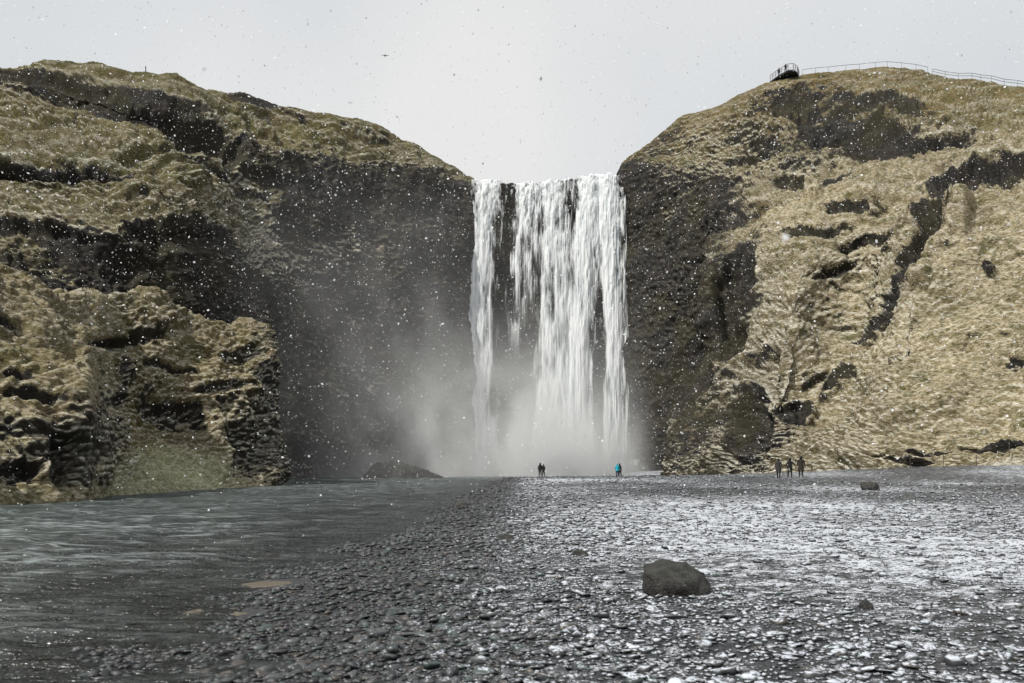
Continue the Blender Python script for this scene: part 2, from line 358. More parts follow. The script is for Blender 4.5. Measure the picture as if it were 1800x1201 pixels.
# every station: rows bottom to top (px, py, distance, grass)
def st(px, rows): return [(px,)+r if len(r) == 3 else r for r in rows]
def falls_col(px, lip):
    z = CAMZ+(HOR-lip)/FPX*178
    back = [(px, HOR-(z-CAMZ+dz)*FPX/y, y, 0.0) for y, dz in ((181, .1), (185, .2), (189, .3), (193, .4))]
    wl = [(862, 180), (640, 180), (540, 179.5), (480, 179.5), (430, 179), (390, 179), (350, 178.6), (lip+3, 178)]
    return [(px, py, y, 0.0) for py, y in wl] + back
COLS = [
 st(-420, [(940,58,.3),(640,66,.4),(520,73,.4),(450,79,.5),(390,85,.7),(335,92,.8),(305,93,.1),(272,96,.8),(205,114,1),(160,120,.5),(130,122,.1),(100,126,1)]),
 st(-170, [(920,70,.3),(640,78,.3),(520,85,.4),(450,91,.5),(390,97,.7),(335,104,.8),(305,105,.0),(272,108,.8),(205,126,1),(160,132,.5),(130,134,.0),(104,138,1)]),
 st(0,   [(900,78,.2),(640,86,.05),(520,93,.1),(450,99,.3),(390,105,.7),(335,112,.8),(305,113.5,0),(272,116,.8),(205,134,1),(158,140,.5),(132,142,0),(109,147,1)]),
 st(100, [(900,80,.2),(640,88,.05),(530,95,.05),(460,100,.25),(400,105,.6),(345,112,.9),(307,114,0),(275,118,.9),(210,134,1),(175,140,.6),(140,142,-.1),(111,149,1)]),
 st(200, [(900,84,.1),(640,93,.0),(530,98,.0),(450,101,.1),(385,104,.5),(345,112,1),(315,116,.3),(280,121,1),(235,130,1),(200,138,.1),(165,140,.05),(119,153,.9)]),
 st(300, [(900,90,.1),(640,100,.1),(540,104,.1),(455,106,.0),(390,108,.1),(360,114,.9),(320,120,.9),(285,126,1),(255,131,.8),(225,138,-.1),(180,143,.4),(130,158,1)]),
 st(360, [(890,100,.1),(640,110,.1),(540,113,.1),(470,115,.0),(400,117,.1),(375,122,.8),(330,129,.9),(295,134,.7),(270,138,.3),(245,143,.1),(200,150,.4),(156,164,.6)]),
 st(430, [(880,118,.1),(640,125,.1),(540,128,.1),(480,130,.1),(440,132,.3),(400,136,.9),(350,141,.8),(300,144,.3),(260,148,.2),(225,155,.8),(195,165,.9),(163,175,.2)]),
 st(510, [(870,138,.25),(640,142,.1),(540,144,.2),(480,146,.3),(420,148,.25),(370,150,.1),(320,152,.05),(285,154,.2),(262,158,.8),(240,165,1),(215,174,.9),(188,180,.3)]),
 st(610, [(865,150,.3),(640,154,.15),(540,156,.1),(480,157,.15),(420,158,.2),(370,159,.1),(320,160,.05),(285,162,.1),(262,165,.7),(245,170,1),(225,178,.9),(200,184,.7)]),
 st(720, [(860,160,.2),(640,163,.1),(540,165,.1),(480,166,.1),(420,167,.1),(370,168,.1),(330,169,.05),(300,170,.1),(282,173,.6),(270,176,1),(258,181,.9),(243,186,.8)]),
 st(800, [(860,169,.15),(640,171,.1),(540,172,.1),(480,173,.1),(420,173.5,.1),(380,174,.1),(350,174.5,.05),(325,175,.1),(316,177,.4),(309,179,.9),(302,182,.9),(296,186,.8)]),
 st(834, [(860,174,.1),(640,175,.1),(540,176,.0),(480,176,.0),(430,176,.0),(395,176,.0),(360,176.5,.0),(328,177,.1),(323,179,.5),(319,182,.8),(318,185,.8),(318,189,.7)]),
 falls_col(862, 321), falls_col(890, 319), falls_col(960, 320), falls_col(1030, 311), falls_col(1074, 310),
 st(1092, [(860,176,.0),(640,176.5,.0),(540,177,.0),(480,177,.0),(430,177,.0),(390,177,.0),(350,177,.0),(315,177.5,.0),(305,179,.1),(298,181,.2),(293,184,.4),(289,188,.5)]),
 st(1130, [(860,170,.05),(640,171,.0),(540,172,.0),(480,172,.0),(420,172.5,.0),(370,173,.0),(330,173.5,.05),(300,174,.1),(287,175.5,.2),(277,178,.4),(269,181,.6),(262,185,.5)]),
 st(1200, [(860,160,.05),(640,162,.05),(540,163,.0),(480,163,.0),(420,164,.0),(370,165,.05),(330,166,.05),(300,167,.1),(275,170,.55),(250,173,.7),(230,176,.5),(212,182,.5)]),
 st(1272, [(860,148,.1),(640,150,.0),(540,151,.0),(480,151,.0),(420,152,.0),(370,154,.05),(330,156,.05),(300,158,.35),(270,161,.75),(240,164,.6),(210,168,.5),(183,176,.6)]),
 [(1165,846,112,.35),(1182,730,116,.25),(1240,600,121,.15),(1225,470,128,.12),(1240,440,131,.25),(1315,402,137,.5),(1338,345,145,.7),(1340,305,152,.4),(1340,270,156,.1),(1345,230,160,.1),(1350,180,166,.05),(1353,147,172,.5)],
 [(1240,842,104,.5),(1265,740,108,.35),(1300,620,114,.5),(1310,500,121,.3),(1330,440,126,.5),(1370,390,131,1),(1390,345,138,1),(1400,315,145,.8),(1402,275,150,.05),(1402,220,156,.1),(1402,168,166,.0),(1404,136,173,1)],
 [(1330,838,97,.9),(1350,745,99.5,.5),(1370,640,104,.95),(1400,510,111,1),(1420,450,116,.9),(1440,400,122,.6),(1450,350,131,1),(1460,315,138,.9),(1470,270,146,.0),(1480,215,153,.05),(1490,160,164,.2),(1497,124,174,1)],
 [(1440,834,90.5,1),(1450,740,97,.9),(1465,640,105.5,.8),(1490,540,113,.6),(1520,470,116,.7),(1540,400,119,.8),(1545,350,124,.9),(1550,310,131,.9),(1560,260,140,.5),(1565,210,148,.2),(1575,155,162,.7),(1580,122,172,1)],
 [(1560,828,83,1),(1565,740,87,1),(1575,640,92.5,1),(1590,540,98.5,1),(1600,460,104,.95),(1610,400,110,.8),(1620,350,116,.45),(1630,300,124,.9),(1640,250,133,.45),(1645,205,142,.5),(1650,160,156,1),(1655,138,166,1)],
 [(1690,824,79,1),(1690,740,84,1),(1690,640,90,1),(1690,540,96,1),(1690,460,101,1),(1690,395,105,1),(1700,350,111,.9),(1710,300,118,.6),(1720,250,128,.6),(1725,205,137,.8),(1730,172,150,1),(1735,148,160,1)],
 [(1820,820,75,1),(1820,740,79,1),(1820,640,85,1),(1820,540,91,1),(1820,460,96,1),(1820,395,100,.9),(1820,350,105,.7),(1820,300,111,.6),(1820,250,120,.6),(1820,205,131,.9),(1820,180,142,1),(1820,164,152,1)],
 st(2000, [(815,68,1),(740,72,1),(640,78,1),(540,84,1),(460,89,1),(395,93,.9),(350,98,.7),(300,104,.3),(250,112,.4),(205,122,.9),(180,132,1),(168,142,1)]),
 st(2300, [(810,60,1),(740,64,1),(640,70,1),(540,76,1),(460,81,1),(395,85,.9),(350,90,.8),(300,96,.6),(250,104,.6),(205,114,.9),(180,124,1),(170,134,1)]),
]
ctrl = np.array(COLS, float).transpose(1, 0, 2)                     # rows, columns, 4
world = np.empty(ctrl.shape); world[..., 3] = ctrl[..., 3]
world[..., 0], world[..., 1], world[..., 2] = W(ctrl[..., 0], ctrl[..., 1], ctrl[..., 2])
foot = world[0].copy(); foot[:, 2] -= 4; foot[:, 1] -= 1.0           # runs down below the ground
b1 = world[-1].copy(); b1[:, 1] += 22; b1[:, 2] -= 1; b2 = world[-1].copy(); b2[:, 1] += 90; b2[:, 2] += 1; b2[:, 0] *= 1.15
b1[:, 3] = 1; b2[:, 3] = 1
world = np.concatenate([foot[None], world, b1[None], b2[None]])
scr = np.concatenate([ctrl[:1, :, :2]+[0, 14], ctrl[..., :2], ctrl[-1:, :, :2]+[0, 14], ctrl[-1:, :, :2]+[0, 40]])
D, su, sv = loft(world, scr, 2.7)
csum = np.cumsum([0]+sv); rsum = np.cumsum([0]+su)
Vt, G = D[..., :3].copy(), D[..., 3].copy()
nr = normals(Vt)
flip = nr[nr.shape[0]//2, nr.shape[1]//2, 1] > 0
if flip: nr = -nr
X, Y, Z = Vt[..., 0], Vt[..., 1], Vt[..., 2]
cidx = np.arange(Vt.shape[1]); c_l, c_r = csum[12], csum[18]
nearfall = np.exp(-np.minimum(np.abs(cidx-c_l), np.abs(cidx-c_r))/25.0)
infall = ((cidx >= c_l) & (cidx <= c_r))
amp = np.where(infall, 0.45, 1.0)[None, :]*(1-0.5*nearfall)[None, :]
gs = sstep(0.25, 0.75, G)
big = fbm(X*.07, Y*.07, Z*.09, 3, 3)
rockd = ridged(X*.16, Y*.16, Z*.10, 4, 21)*1.3 + ridged(X*.60, Y*.60, Z*.38, 3, 31)*.6 + fbm(X*1.6, Y*1.6, Z*1.6, 3, 41)*.40
wob = fbm(X*.12, Y*.12, Z*.12, 3, 51)
tz = Z*1.45 + wob*2.6 + vnoise(X*.5, Y*.5, Z*.3, 57)*.9 + vnoise(X*1.3, Y*1.3, Z*.4, 59)*.35
saw = (tz-np.floor(tz)); terr = np.where(saw < .72, saw/.72, (1-saw)/.28)          # ledge that leans out, then drops back
grassd = fbm(X*.25, Y*.25, Z*.35, 3, 61)*.5 - terr*np.where(X > 30, .36, .5)*sstep(.22, .55, nr[..., 2])*(.55+.45*vnoise(X*.9, Y*.9, Z*.5, 63)) + np.where(X > 30, .34, .5)*np.abs(fbm(X*.75, Y*.75, Z*1.5, 2, 71)) + .22*np.abs(vnoise(X*1.9, Y*1.9, Z*3.4, 73))
px_ = X/np.maximum(Y, 1)*FPX+900; py_ = HOR-(Z-CAMZ)/np.maximum(Y, 1)*FPX
fd, fg = features(px_, py_, Vt, G, CLIFF_F); frontal = np.zeros(Vt.shape[0]); frontal[rsum[0]:rsum[12]] = 1
fd *= frontal[:, None]; fg *= frontal[:, None]; G = np.clip(G+fg, -.2, 1.1); gs = sstep(0.25, 0.75, G)
lz = Z*.17+fbm(X*.035, Y*.035, Z*.03, 3, 95)*1.6; ls = lz-np.floor(lz); ledge = np.where(ls < .78, ls/.78, (1-ls)/.22)
ledge = ledge*sstep(-.25, .35, fbm(X*.05, Y*.05, Z*.08, 3, 97))
SM = 1.8-.7*sstep(24, 40, X)
gul = ridged(X*.075+Y*.05, Y*.02, Z*.018+fbm(X*.05, Y*.05, Z*.05, 2, 98)*.5, 2, 99)
und = fbm(X*.13, Y*.13, Z*.16, 3, 94)
disp = amp*(big*2.2 + gs*(und*SM-1.3*SM*.6*sstep(.35, .95, gul)) + (1-gs)*rockd*.95 + gs*(grassd-ledge*np.where(X > 20, .7, 1.4))) + fd
top = np.zeros(Vt.shape[0]); top[rsum[11]:] = 1
disp *= 1-.6*np.exp(-((px_-1205)/45)**2)*sstep(560, 660, py_)*frontal[:, None]
disp *= (1-.55*sstep(rsum[10], rsum[12], np.arange(Vt.shape[0])))[:, None]
Vt = Vt + nr*disp[..., None]
n2_ = normals(Vt); n2_ = -n2_ if flip else n2_
lum = fbm(X*.10, Y*.10, Z*.14, 4, 81)
Gf = np.clip(G + np.clip(.75*(n2_[..., 2]-.30), -.38, .25)*(G > .02) + (lum*.32+fbm(X*.5, Y*.5, Z*.9, 3, 83)*.22)*np.clip(G*3+.15+.75*sstep(24, 34, X)*sstep(40, 52, Z), 0, 1) + .16*sstep(24, 34, X)*sstep(42, 55, Z)*(G < .4), 0, 1)
Gf[:, infall] = 0
px_ = X/np.maximum(Y, 1)*FPX+900; py_ = HOR-(Z-CAMZ)/np.maximum(Y, 1)*FPX
warm = np.where(X > 20, sstep(50, 72, Z)*.9, .12*sstep(40, 62, Z))+.15*sstep(.2, .6, fbm(X*.06, Y*.06, Z*.1, 3, 91))
pale = np.where(X > 20, 1-sstep(48, 64, Z), .26-.2*sstep(45, 70, Z)) + lum*.25
pale = np.where(X > 30, pale+.22, pale)
def blur(a, n=5):
    for ax_ in (0, 1):
        for _ in range(n): a = (a+np.roll(a, 1, ax_)+np.roll(a, -1, ax_))/3
    return a
toplit = np.clip((n2_[..., 2]-blur(n2_[..., 2], 8))*2.2+.12, 0, 1)  # up-facing relief, mask for the painted light on tuft tops
ATT = {'grass': Gf, 'warm': np.clip(warm, 0, 1), 'pale': np.clip(pale, 0, 1), 'tone': np.where(X > 18, .80+.22*sstep(33, 42, X)*sstep(52, 40, Z)-.38*sstep(38, 27, X)*sstep(52, 40, Z)-.2*sstep(40, 22, X)*sstep(40, 52, Z), .76)*(1+.22*fbm(X*.09, Y*.09, Z*.12, 3, 85)), 'toplit': toplit*np.where(X > 20, 1.15, 1.1)*(.06+.94*sstep(.3, .7, Gf))}
def slice_obj(name, a, b):
    v = Vt[:, a:b+1].reshape(-1, 3)
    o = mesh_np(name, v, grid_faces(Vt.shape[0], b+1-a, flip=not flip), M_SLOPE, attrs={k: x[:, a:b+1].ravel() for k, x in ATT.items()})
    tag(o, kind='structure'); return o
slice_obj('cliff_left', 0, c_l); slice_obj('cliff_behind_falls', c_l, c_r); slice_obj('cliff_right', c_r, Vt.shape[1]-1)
VT = Vt
def skyline(px):
    """world point where the hill's outline stands in the direction px"""
    p = VT.reshape(-1, 3); q = p[:, 0]/p[:, 1]*FPX+900
    m = (np.abs(q-px) < 3) & (p[:, 1] > 60) & (p[:, 1] < 200); s = p[m]
    return s[np.argmax((s[:, 2]-CAMZ)/s[:, 1])]
def hill_z(x, y, r=0.6):
    p = VT.reshape(-1, 3); m = (np.abs(p[:, 0]-x) < r) & (np.abs(p[:, 1]-y) < r)
    return p[m][:, 2].max() if m.any() else None

# headland on the left bank
HC = [
 st(-330, [(915,30,.6),(800,32,.3),(700,34,.4),(600,37,.6),(500,41,.8),(380,48,.9)]),
 st(-120, [(902,34,.6),(810,35.5,.2),(715,37,.4),(620,40,.7),(535,45,.8),(420,53,.9)]),
 st(0,   [(893,38,.6),(815,39.5,.1),(730,41,.4),(640,44,.7),(560,49,.7),(467,57,.9)]),
 [(90,887,40,.6),(90,820,41.5,.05),(95,735,42.5,.3),(95,660,45,.8),(90,590,50,.9),(75,508,58,.9)],
 [(150,879,43,.6),(160,820,43.5,.0),(160,730,44,.15),(150,660,47,.6),(130,600,53,.8),(138,541,62,.9)],
 [(176,874,46,.4),(176,800,47,.0),(174,720,48,.0),(165,650,51,.5),(165,590,58,.7),(172,531,68,.9)],
 [(205,874,51,1),(210,825,56,1),(215,765,62,.9),(215,690,66,.6),(215,620,70,.35),(210,523,75,.8)],
 [(290,868,57,1),(285,825,63,1),(280,765,68,.8),(275,680,71,.5),(270,600,74,.1),(272,521,79,.7)],
 [(362,863,63,1),(350,815,68,.9),(340,745,72,.5),(335,680,74,.5),(330,620,77,.6),(325,559,82,.8)],
 [(425,860,70,.9),(415,805,74,.25),(405,740,75,.15),(400,680,77,.5),(400,630,79,.6),(395,573,84,.9)],
 [(465,857,75,.3),(462,800,78,.1),(455,740,79,.3),(450,680,80,.35),(448,630,82,.45),(435,566,86,.7)],
 [(492,853,81,.05),(497,790,84,.0),(492,720,85,.05),(483,660,86,.15),(470,610,87,.3),(456,582,89,.5)],
 [(470,850,100,.1),(470,790,100,.1),(465,720,100,.1),(455,660,100,.1),(445,615,99,.2),(432,590,97,.3)],
]
hc = np.array(HC, float).transpose(1, 0, 2); hw = np.empty(hc.shape); hw[..., 3] = hc[..., 3]
hw[..., 0], hw[..., 1], hw[..., 2] = W(hc[..., 0], hc[..., 1], hc[..., 2])
hf = hw[0].copy(); hf[:, 2] -= 2.0; hf[:, 0] += 0.6
h1 = hw[-1].copy(); h1[:, 1] += 7; h1[:, 0] -= 3; h1[:, 2] -= 1.5
h2 = hw[-1].copy(); h2[:, 1] += 18; h2[:, 0] -= 8; h2[:, 2] *= .45
h3 = hw[-1].copy(); h3[:, 1] += 24; h3[:, 0] -= 10; h3[:, 2] = -2
hw = np.concatenate([hf[None], hw, h1[None], h2[None], h3[None]])
hs = np.concatenate([hc[:1, :, :2]+[0, 20], hc[..., :2], hc[-1:, :, :2]+[0, 20], hc[-1:, :, :2]+[0, 60], hc[-1:, :, :2]+[0, 90]])
D, su, sv = loft(hw, hs, 2.3)
Vh, G = D[..., :3].copy(), D[..., 3].copy(); nr = normals(Vh)
fl = nr[nr.shape[0]//3, nr.shape[1]//2, 1] > 0
if fl: nr = -nr
X, Y, Z = Vh[..., 0], Vh[..., 1], Vh[..., 2]; gs = sstep(.2, .75, G)
wob = fbm(X*.2, Y*.2, Z*.2, 3, 151)
tz = Z*1.7+wob*2.4+vnoise(X*.9, Y*.9, Z*.5, 157)*.7
saw = tz-np.floor(tz); terr = np.where(saw < .72, saw/.72, (1-saw)/.28)
tuft = np.abs(vnoise(X*2.1, Y*2.1, Z*2.6, 165))
hx_ = X/np.maximum(Y, 1)*FPX+900; hy_ = HOR-(Z-CAMZ)/np.maximum(Y, 1)*FPX
fd, fg = features(hx_, hy_, Vh, G, HEAD_F); fm = np.zeros(Vh.shape[0]); fm[:sum(su[:6])+1] = 1; G = np.clip(G+fg*fm[:, None], -.2, 1.1); gs = sstep(.2, .75, G)
disp = fd*fm[:, None] + fbm(X*.14, Y*.14, Z*.16, 3, 103)*1.1 + (1-gs)*(ridged(X*.4, Y*.4, Z*.3, 3, 121)*.35+ridged(X*1.4, Y*1.4, Z*.9, 2, 131)*.14+fbm(X*3, Y*3, Z*3, 2, 133)*.08) \
     + gs*(-terr*.07*(.5+.5*vnoise(X*.7, Y*.7, Z*.7, 163))+fbm(X*2.2, Y*2.2, Z*3.2, 2, 171)*.10) + tuft*.34+.55*np.abs(vnoise(X*.7, Y*.7, Z*.8, 167)) + fbm(X*.45, Y*.45, Z*.35, 3, 181)*.5
low = sstep(-1.0, 1.5, Z)
disp = disp*(1-.72*np.exp(-((hx_-168)/26)**2)*sstep(560, 660, hy_)*fm[:, None])*(1-.3*np.exp(-((hx_-487)/26)**2)*fm[:, None])
apron = np.exp(-((hx_-300)/120)**4)*sstep(775, 825, hy_)*fm[:, None]
Vh = Vh+nr*(disp*(.25+.75*low))[..., None]
n2_ = normals(Vh); n2_ = -n2_ if fl else n2_
lum = fbm(X*.22, Y*.22, Z*.28, 4, 191)
Gf = np.clip(G+.32+np.clip(.7*(n2_[..., 2]-.25), -.35, .35)+lum*.3+fbm(X*.9, Y*.9, Z*1.5, 3, 193)*.2, 0, 1)
pale = np.clip(.45+lum*.4+.25*(n2_[..., 2]-.4)+.25*sstep(60, 48, Y)+.8*apron, 0, 1); warm = np.clip(.35+.5*sstep(66, 76, Y)+fbm(X*.3, Y*.3, Z*.3, 3, 195)*.4, 0, 1)*(1-apron)
o = mesh_np('headland', Vh.reshape(-1, 3), grid_faces(Vh.shape[0], Vh.shape[1], flip=not fl), M_HEAD, attrs={'grass': Gf, 'warm': warm, 'pale': pale, 'lush': apron*.85, 'tone': .88*(1+.25*fbm(X*.2, Y*.2, Z*.25, 3, 197))+.35*apron, 'toplit': np.clip((n2_[..., 2]-blur(n2_[..., 2], 8))*1.8+.14, 0, 1)*1.0})
tag(o, kind='structure')

# ------------------------------------------------------------------ ground, river
def shore(y): return -2.5 + .55*vnoise(np.asarray(y)*.16, 0.3, 0, 301) + .75*vnoise(np.asarray(y)*.45, 0.3, 0, 303)+.35*vnoise(np.asarray(y)*1.3, 0.3, 0, 305) + .016*np.clip(y-20, 0, 90)
WL = -0.06
def ground_z(x, y):
    x = np.asarray(x, float); y = np.asarray(y, float)
    s = x-shore(y)
    land = .03+.11*sstep(0, 3, s)+.10*sstep(2, 12, s)+.22*sstep(25, 100, y)
    bed = WL-.03-.09*sstep(0, 5, -s)-.26*sstep(4, 13, -s)
    z = np.where(s > 0, WL+.02+(land-WL-.02)*sstep(0, .9, s), WL+.02+(bed-WL-.02)*sstep(0, 1.2, -s))
    z = z+(.45*sstep(14, 30, x)+1.1*sstep(24, 48, x))*sstep(38, 78, y)
    z = z+.05*fbm(x*.25, y*.25, 0, 3, 311)*sstep(-2, 2, s)+.034*fbm(x*1.4, y*1.4, 0, 2, 321)
    edge = 113+2.5*vnoise(x*.12, 0, 0, 331)
    z = z-1.2*sstep(0, 14, y-edge)*(1-sstep(18, 26, x))
    return z
def axis(fine, lo, hi, far, g):
    a = [0.0]
    while a[-1] < hi: a.append(a[-1]+max(fine, g*abs(a[-1]))*(6 if a[-1] > far else 1))
    b = [0.0]
    while b[-1] > lo: b.append(b[-1]-max(fine, g*abs(b[-1]))*(6 if b[-1] < -min(far, 60) else 1))
    return np.array(b[:0:-1]+a)
gx = axis(.16, -900, 900, 70, .025); gy = axis(.15, -120, 2500, 130, .016)
GX, GY = np.meshgrid(gx, gy); GZ = ground_z(GX, GY)
s = GX-shore(GY)
snow = .14+.34*sstep(.2, 2.3, s-.012*GY) + .03*sstep(10, 22, GY) + .18*fbm(GX*.10, GY*.06, 0, 3, 341) - .22*sstep(.5, 1.4, np.hypot((GX+1.0)/4, (GY-6)/6))*0
glare = np.exp(-(((GX-4.5)/4.5)**2+((GY-24)/14)**2))  # bright glare on the wet gravel, painted in as extra snow cover
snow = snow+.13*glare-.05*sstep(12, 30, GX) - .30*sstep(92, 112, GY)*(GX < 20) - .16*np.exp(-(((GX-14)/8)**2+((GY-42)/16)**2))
snow = snow-.06*sstep(11, 5.5, GY)
track = np.exp(-((GZ-.75-.25*vnoise(GX*.05, GY*.05, 0, 351))/.07)**2)*sstep(26, 30, GX)*sstep(50, 60, GY)
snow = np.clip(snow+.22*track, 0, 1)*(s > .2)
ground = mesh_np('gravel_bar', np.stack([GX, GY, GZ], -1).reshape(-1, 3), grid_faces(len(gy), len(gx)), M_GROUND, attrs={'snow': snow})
tag(ground, kind='structure')
wx = axis(.26, -140, 60, 40, .025); wy = axis(.12, -12, 182, 120, .009)
WX, WY = np.meshgrid(wx, wy)
ww = .5*vnoise(WX*.3, WY*.3, 0, 361); deepw = .25+.75*sstep(.0, 5, -(WX-shore(WY)))
CR1 = ridged(WX*.30+ww, WY*.62+ww*1.4, 0, 2, 363); CR2 = ridged(WX*.8+ww, WY*1.5-ww, 3, 2, 364); CR = .45*CR1+.65*CR2+.35*fbm(WX*1.2, WY*3.0, 0, 2, 366)
WZ = WL+(.09*CR1+.05*CR2)*deepw-.03*deepw
water = mesh_np('river', np.stack([WX, WY, WZ], -1).reshape(-1, 3), grid_faces(len(wy), len(wx)), M_WATER, attrs={'crest': np.clip(.85*sstep(.05, .75, CR)*(.2+.8*sstep(.3, 5, -(WX-shore(WY))))*(.55+.45*sstep(-.4, .4, fbm(WX*.08, WY*.05, 0, 3, 369))), 0, 1), 'deep': .72*sstep(.05, .34, WL-ground_z(WX, WY))})
tag(water, kind='structure')

# ------------------------------------------------------------------ waterfall
falls = tag(empty('waterfall', (6, 175, 0)), 'tall white waterfall dropping over a dark basalt cliff into mist', 'waterfall')
def tab(tb, v): a = np.array(tb, float); return np.stack([np.interp(v, a[:, 0], a[:, k]) for k in range(1, a.shape[1])], -1)
def stream(tb, Yd, seed, thick=1.0, streak=1.0, curl=.5, fade=None, label=None):
    py = np.linspace(tb[0][0], tb[-1][0], 360); e = tab(tb, py)             # left px, right px, cover
    nu = int(np.clip((tb[0][2]-tb[0][1])*2.4, 44, 130)); u = np.linspace(-.26, 1.26, nu)
    U, PY = np.meshgrid(u, py); L, Rr, C = e[:, 0:1], e[:, 1:2], e[:, 2:3]
    fall = (PY-tb[0][0])/520
    PY = PY+np.exp(-fall*30)*(2.6*vnoise(U*5, 0, 0, seed+51)+1.6*vnoise(U*14, 0, 0, seed+53))
    Yv = Yd-2.2*np.sqrt(np.clip(fall, 0, 1))-.3*np.sin(np.clip(U, 0, 1)*math.pi)
    PX = L+(Rr-L)*U
    Xw, Yw, Zw = W(PX, PY, Yd+0*PX)
    hz = Zw.copy(); t = np.sqrt(np.clip(fall, 0, None)+.01)
    # falling water: noise that stretches as it speeds up
    wrp = vnoise(Xw*.35, hz*.05, 0, seed+7)*.25
    n_f = fbm((Xw+wrp)*4.6*streak, t*11+.1*Xw, 0, 3, seed)
    n_m = fbm((Xw+wrp)*1.1*streak, t*15, 3.3, 4, seed+11)
    n_c = ridged((Xw+wrp)*1.9*streak, t*38+vnoise(Xw*1.1, 0, 0, seed+5)*2.5, 6.1, 3, seed+21)
    ef = np.clip(sstep(-.20, .26, U)*sstep(1.20, .74, U), 0, 1)
    cov = sstep(-.08, 1.0, C*1.22+.66*n_m+.33*n_f*(1-.6*fall)+.22*n_c+.04-(1-ef)*1.20)
    if fade: cov = cov*sstep(fade[1], fade[0], PY+45*vnoise(Xw*1.6, 0, 0, seed+41)+12*n_f)
    cov = np.clip(cov, 0, 1)
    body = np.clip(.70+.40*n_m+.25*n_c+.25*n_f, 0, 1)
    Yo = Yd-2.0*np.sqrt(np.clip(fall, 0, 1))*thick-.6*thick*np.sin(np.clip(U, 0, 1)*math.pi)-.22*n_m-.08*n_c-.06*n_f
    V = np.stack([Xw*Yo/Yd*0+Xw, Yo, Zw], -1)
    lip = V[:1].copy().repeat(6, 0); k = np.arange(6, 0, -1)[:, None]
    lip[..., 1] += k*1.1; lip[..., 2] += .35-.02*k
    V = np.concatenate([lip, V]); cov = np.concatenate([cov[:1].repeat(6, 0)*.9, cov]); body = np.concatenate([body[:1].repeat(6, 0), body])
    F = grid_faces(V.shape[0], V.shape[1]); keep = (cov.ravel()[F].max(1) > .03)
    o = mesh_np('stream', V.reshape(-1, 3)-np.array([6, 175, 0]), F[keep], M_FALLS, falls, attrs={'cover': cov, 'body': body})
    if label: o['label'] = label
    return o
stream([(318,835,884,.62),(380,829,874,.62),(450,823,868,.62),(520,820,866,.66),(600,818,868,.6),(700,818,868,.7),(838,806,878,.75)], 176.2, 401, label='separate white stream at the left edge')
stream([(322,903,962,.62),(400,901,956,.50),(460,893,948,.40),(520,891,944,.32),(600,888,930,.2),(680,880,925,.1)], 176.6, 431, streak=1.5, fade=(470, 640), label='ragged strands that break up half way down')
stream([(319,950,988,.75),(400,953,992,.70),(500,949,1002,.62),(600,943,1012,.62),(700,936,1012,.75),(838,920,1016,.85)], 176.0, 461)
stream([(314,978,1016,.10),(380,982,1012,.18),(480,982,1010,.16),(600,980,1012,.25),(720,980,1010,.3),(838,970,1010,.4)], 176.8, 491, streak=1.8, label='thin grey veil over dark rock')
stream([(311,1018,1056,.95),(400,1011,1050,.95),(500,1003,1046,.92),(600,1000,1038,.92),(700,998,1034,.95),(838,980,1046,1.0)], 175.6, 521)
stream([(308,1046,1088,.95),(400,1052,1090,.92),(500,1058,1092,.88),(600,1061,1095,.82),(700,1063,1095,.85),(838,1046,1096,.95)], 175.8, 551)
stream([(309,1030,1068,.35),(380,1030,1066,.7),(440,1034,1064,.55),(520,1036,1064,.1)], 176.3, 581, fade=(400, 500))
stream([(440,808,838,.12),(520,804,838,.3),(620,796,840,.36),(720,782,838,.4),(838,765,832,.4)], 176.9, 611, streak=1.3, label='fine spray drifting off the left edge')
stream([(330,1084,1098,.05),(420,1086,1102,.12),(560,1088,1104,.14),(700,1090,1106,.16),(838,1088,1108,.2)], 176.0, 641, streak=1.6)

# spray cloud at the foot of the falls
def mat_spray():
    m, t, out = new_mat('spray_mist')
    P = N(t, 'ShaderNodeNewGeometry').outputs['Position']
    P = N(t, 'ShaderNodeTexCoord').outputs['Object']
    sx = N(t, 'ShaderNodeSeparateXYZ'); t.links.new(P, sx.inputs[0])
    x, y, z = sx.outputs
    n = noise(t, P, 0.10, 5, 0.6, (1, 1, .75), 0.8)
    nn = mrange(t, n, .36, .66, .05, 1.8, False)
    h = mth(t, 'POWER', mrange(t, z, 0, 38, 1, 0, False), 2.8)
    gxx = mth(t, 'EXPONENT', mth(t, 'MULTIPLY', mth(t, 'POWER', mth(t, 'ABSOLUTE', mth(t, 'DIVIDE', mth(t, 'ADD', x, 1.5), 23)), 2.6), -1.0))
    core = mth(t, 'MULTIPLY', mth(t, 'MULTIPLY', h, gxx), mth(t, 'MULTIPLY', nn, .20))
    rt = mrange(t, x, 22.5, 27, 1, 0)
    core = mth(t, 'MULTIPLY', core, rt)
    h2 = mrange(t, z, 0, 49, 1, .1)
    g2 = mth(t, 'EXPONENT', mth(t, 'MULTIPLY', mth(t, 'POWER', mth(t, 'ABSOLUTE', mth(t, 'DIVIDE', mth(t, 'ADD', x, 22), 26)), 2.0), -1.0))
    thin = mth(t, 'MULTIPLY', mth(t, 'MULTIPLY', h2, g2), mth(t, 'MULTIPLY', nn, .0095))
    d = mth(t, 'ADD', mth(t, 'MULTIPLY', core, mrange(t, y, -30, -12, 0, 1)), mth(t, 'MULTIPLY', thin, mrange(t, y, -72, -42, 0, 1)))
    v = N(t, 'ShaderNodeVolumePrincipled'); v.inputs['Color'].default_value = (0.97, 0.98, 0.985, 1); v.inputs['Anisotropy'].default_value = 0.15
    t.links.new(d, v.inputs['Density']); t.links.new(v.outputs[0], out.inputs['Volume']); return m
bm = bmesh.new(); bmesh.ops.create_cube(bm, size=1)
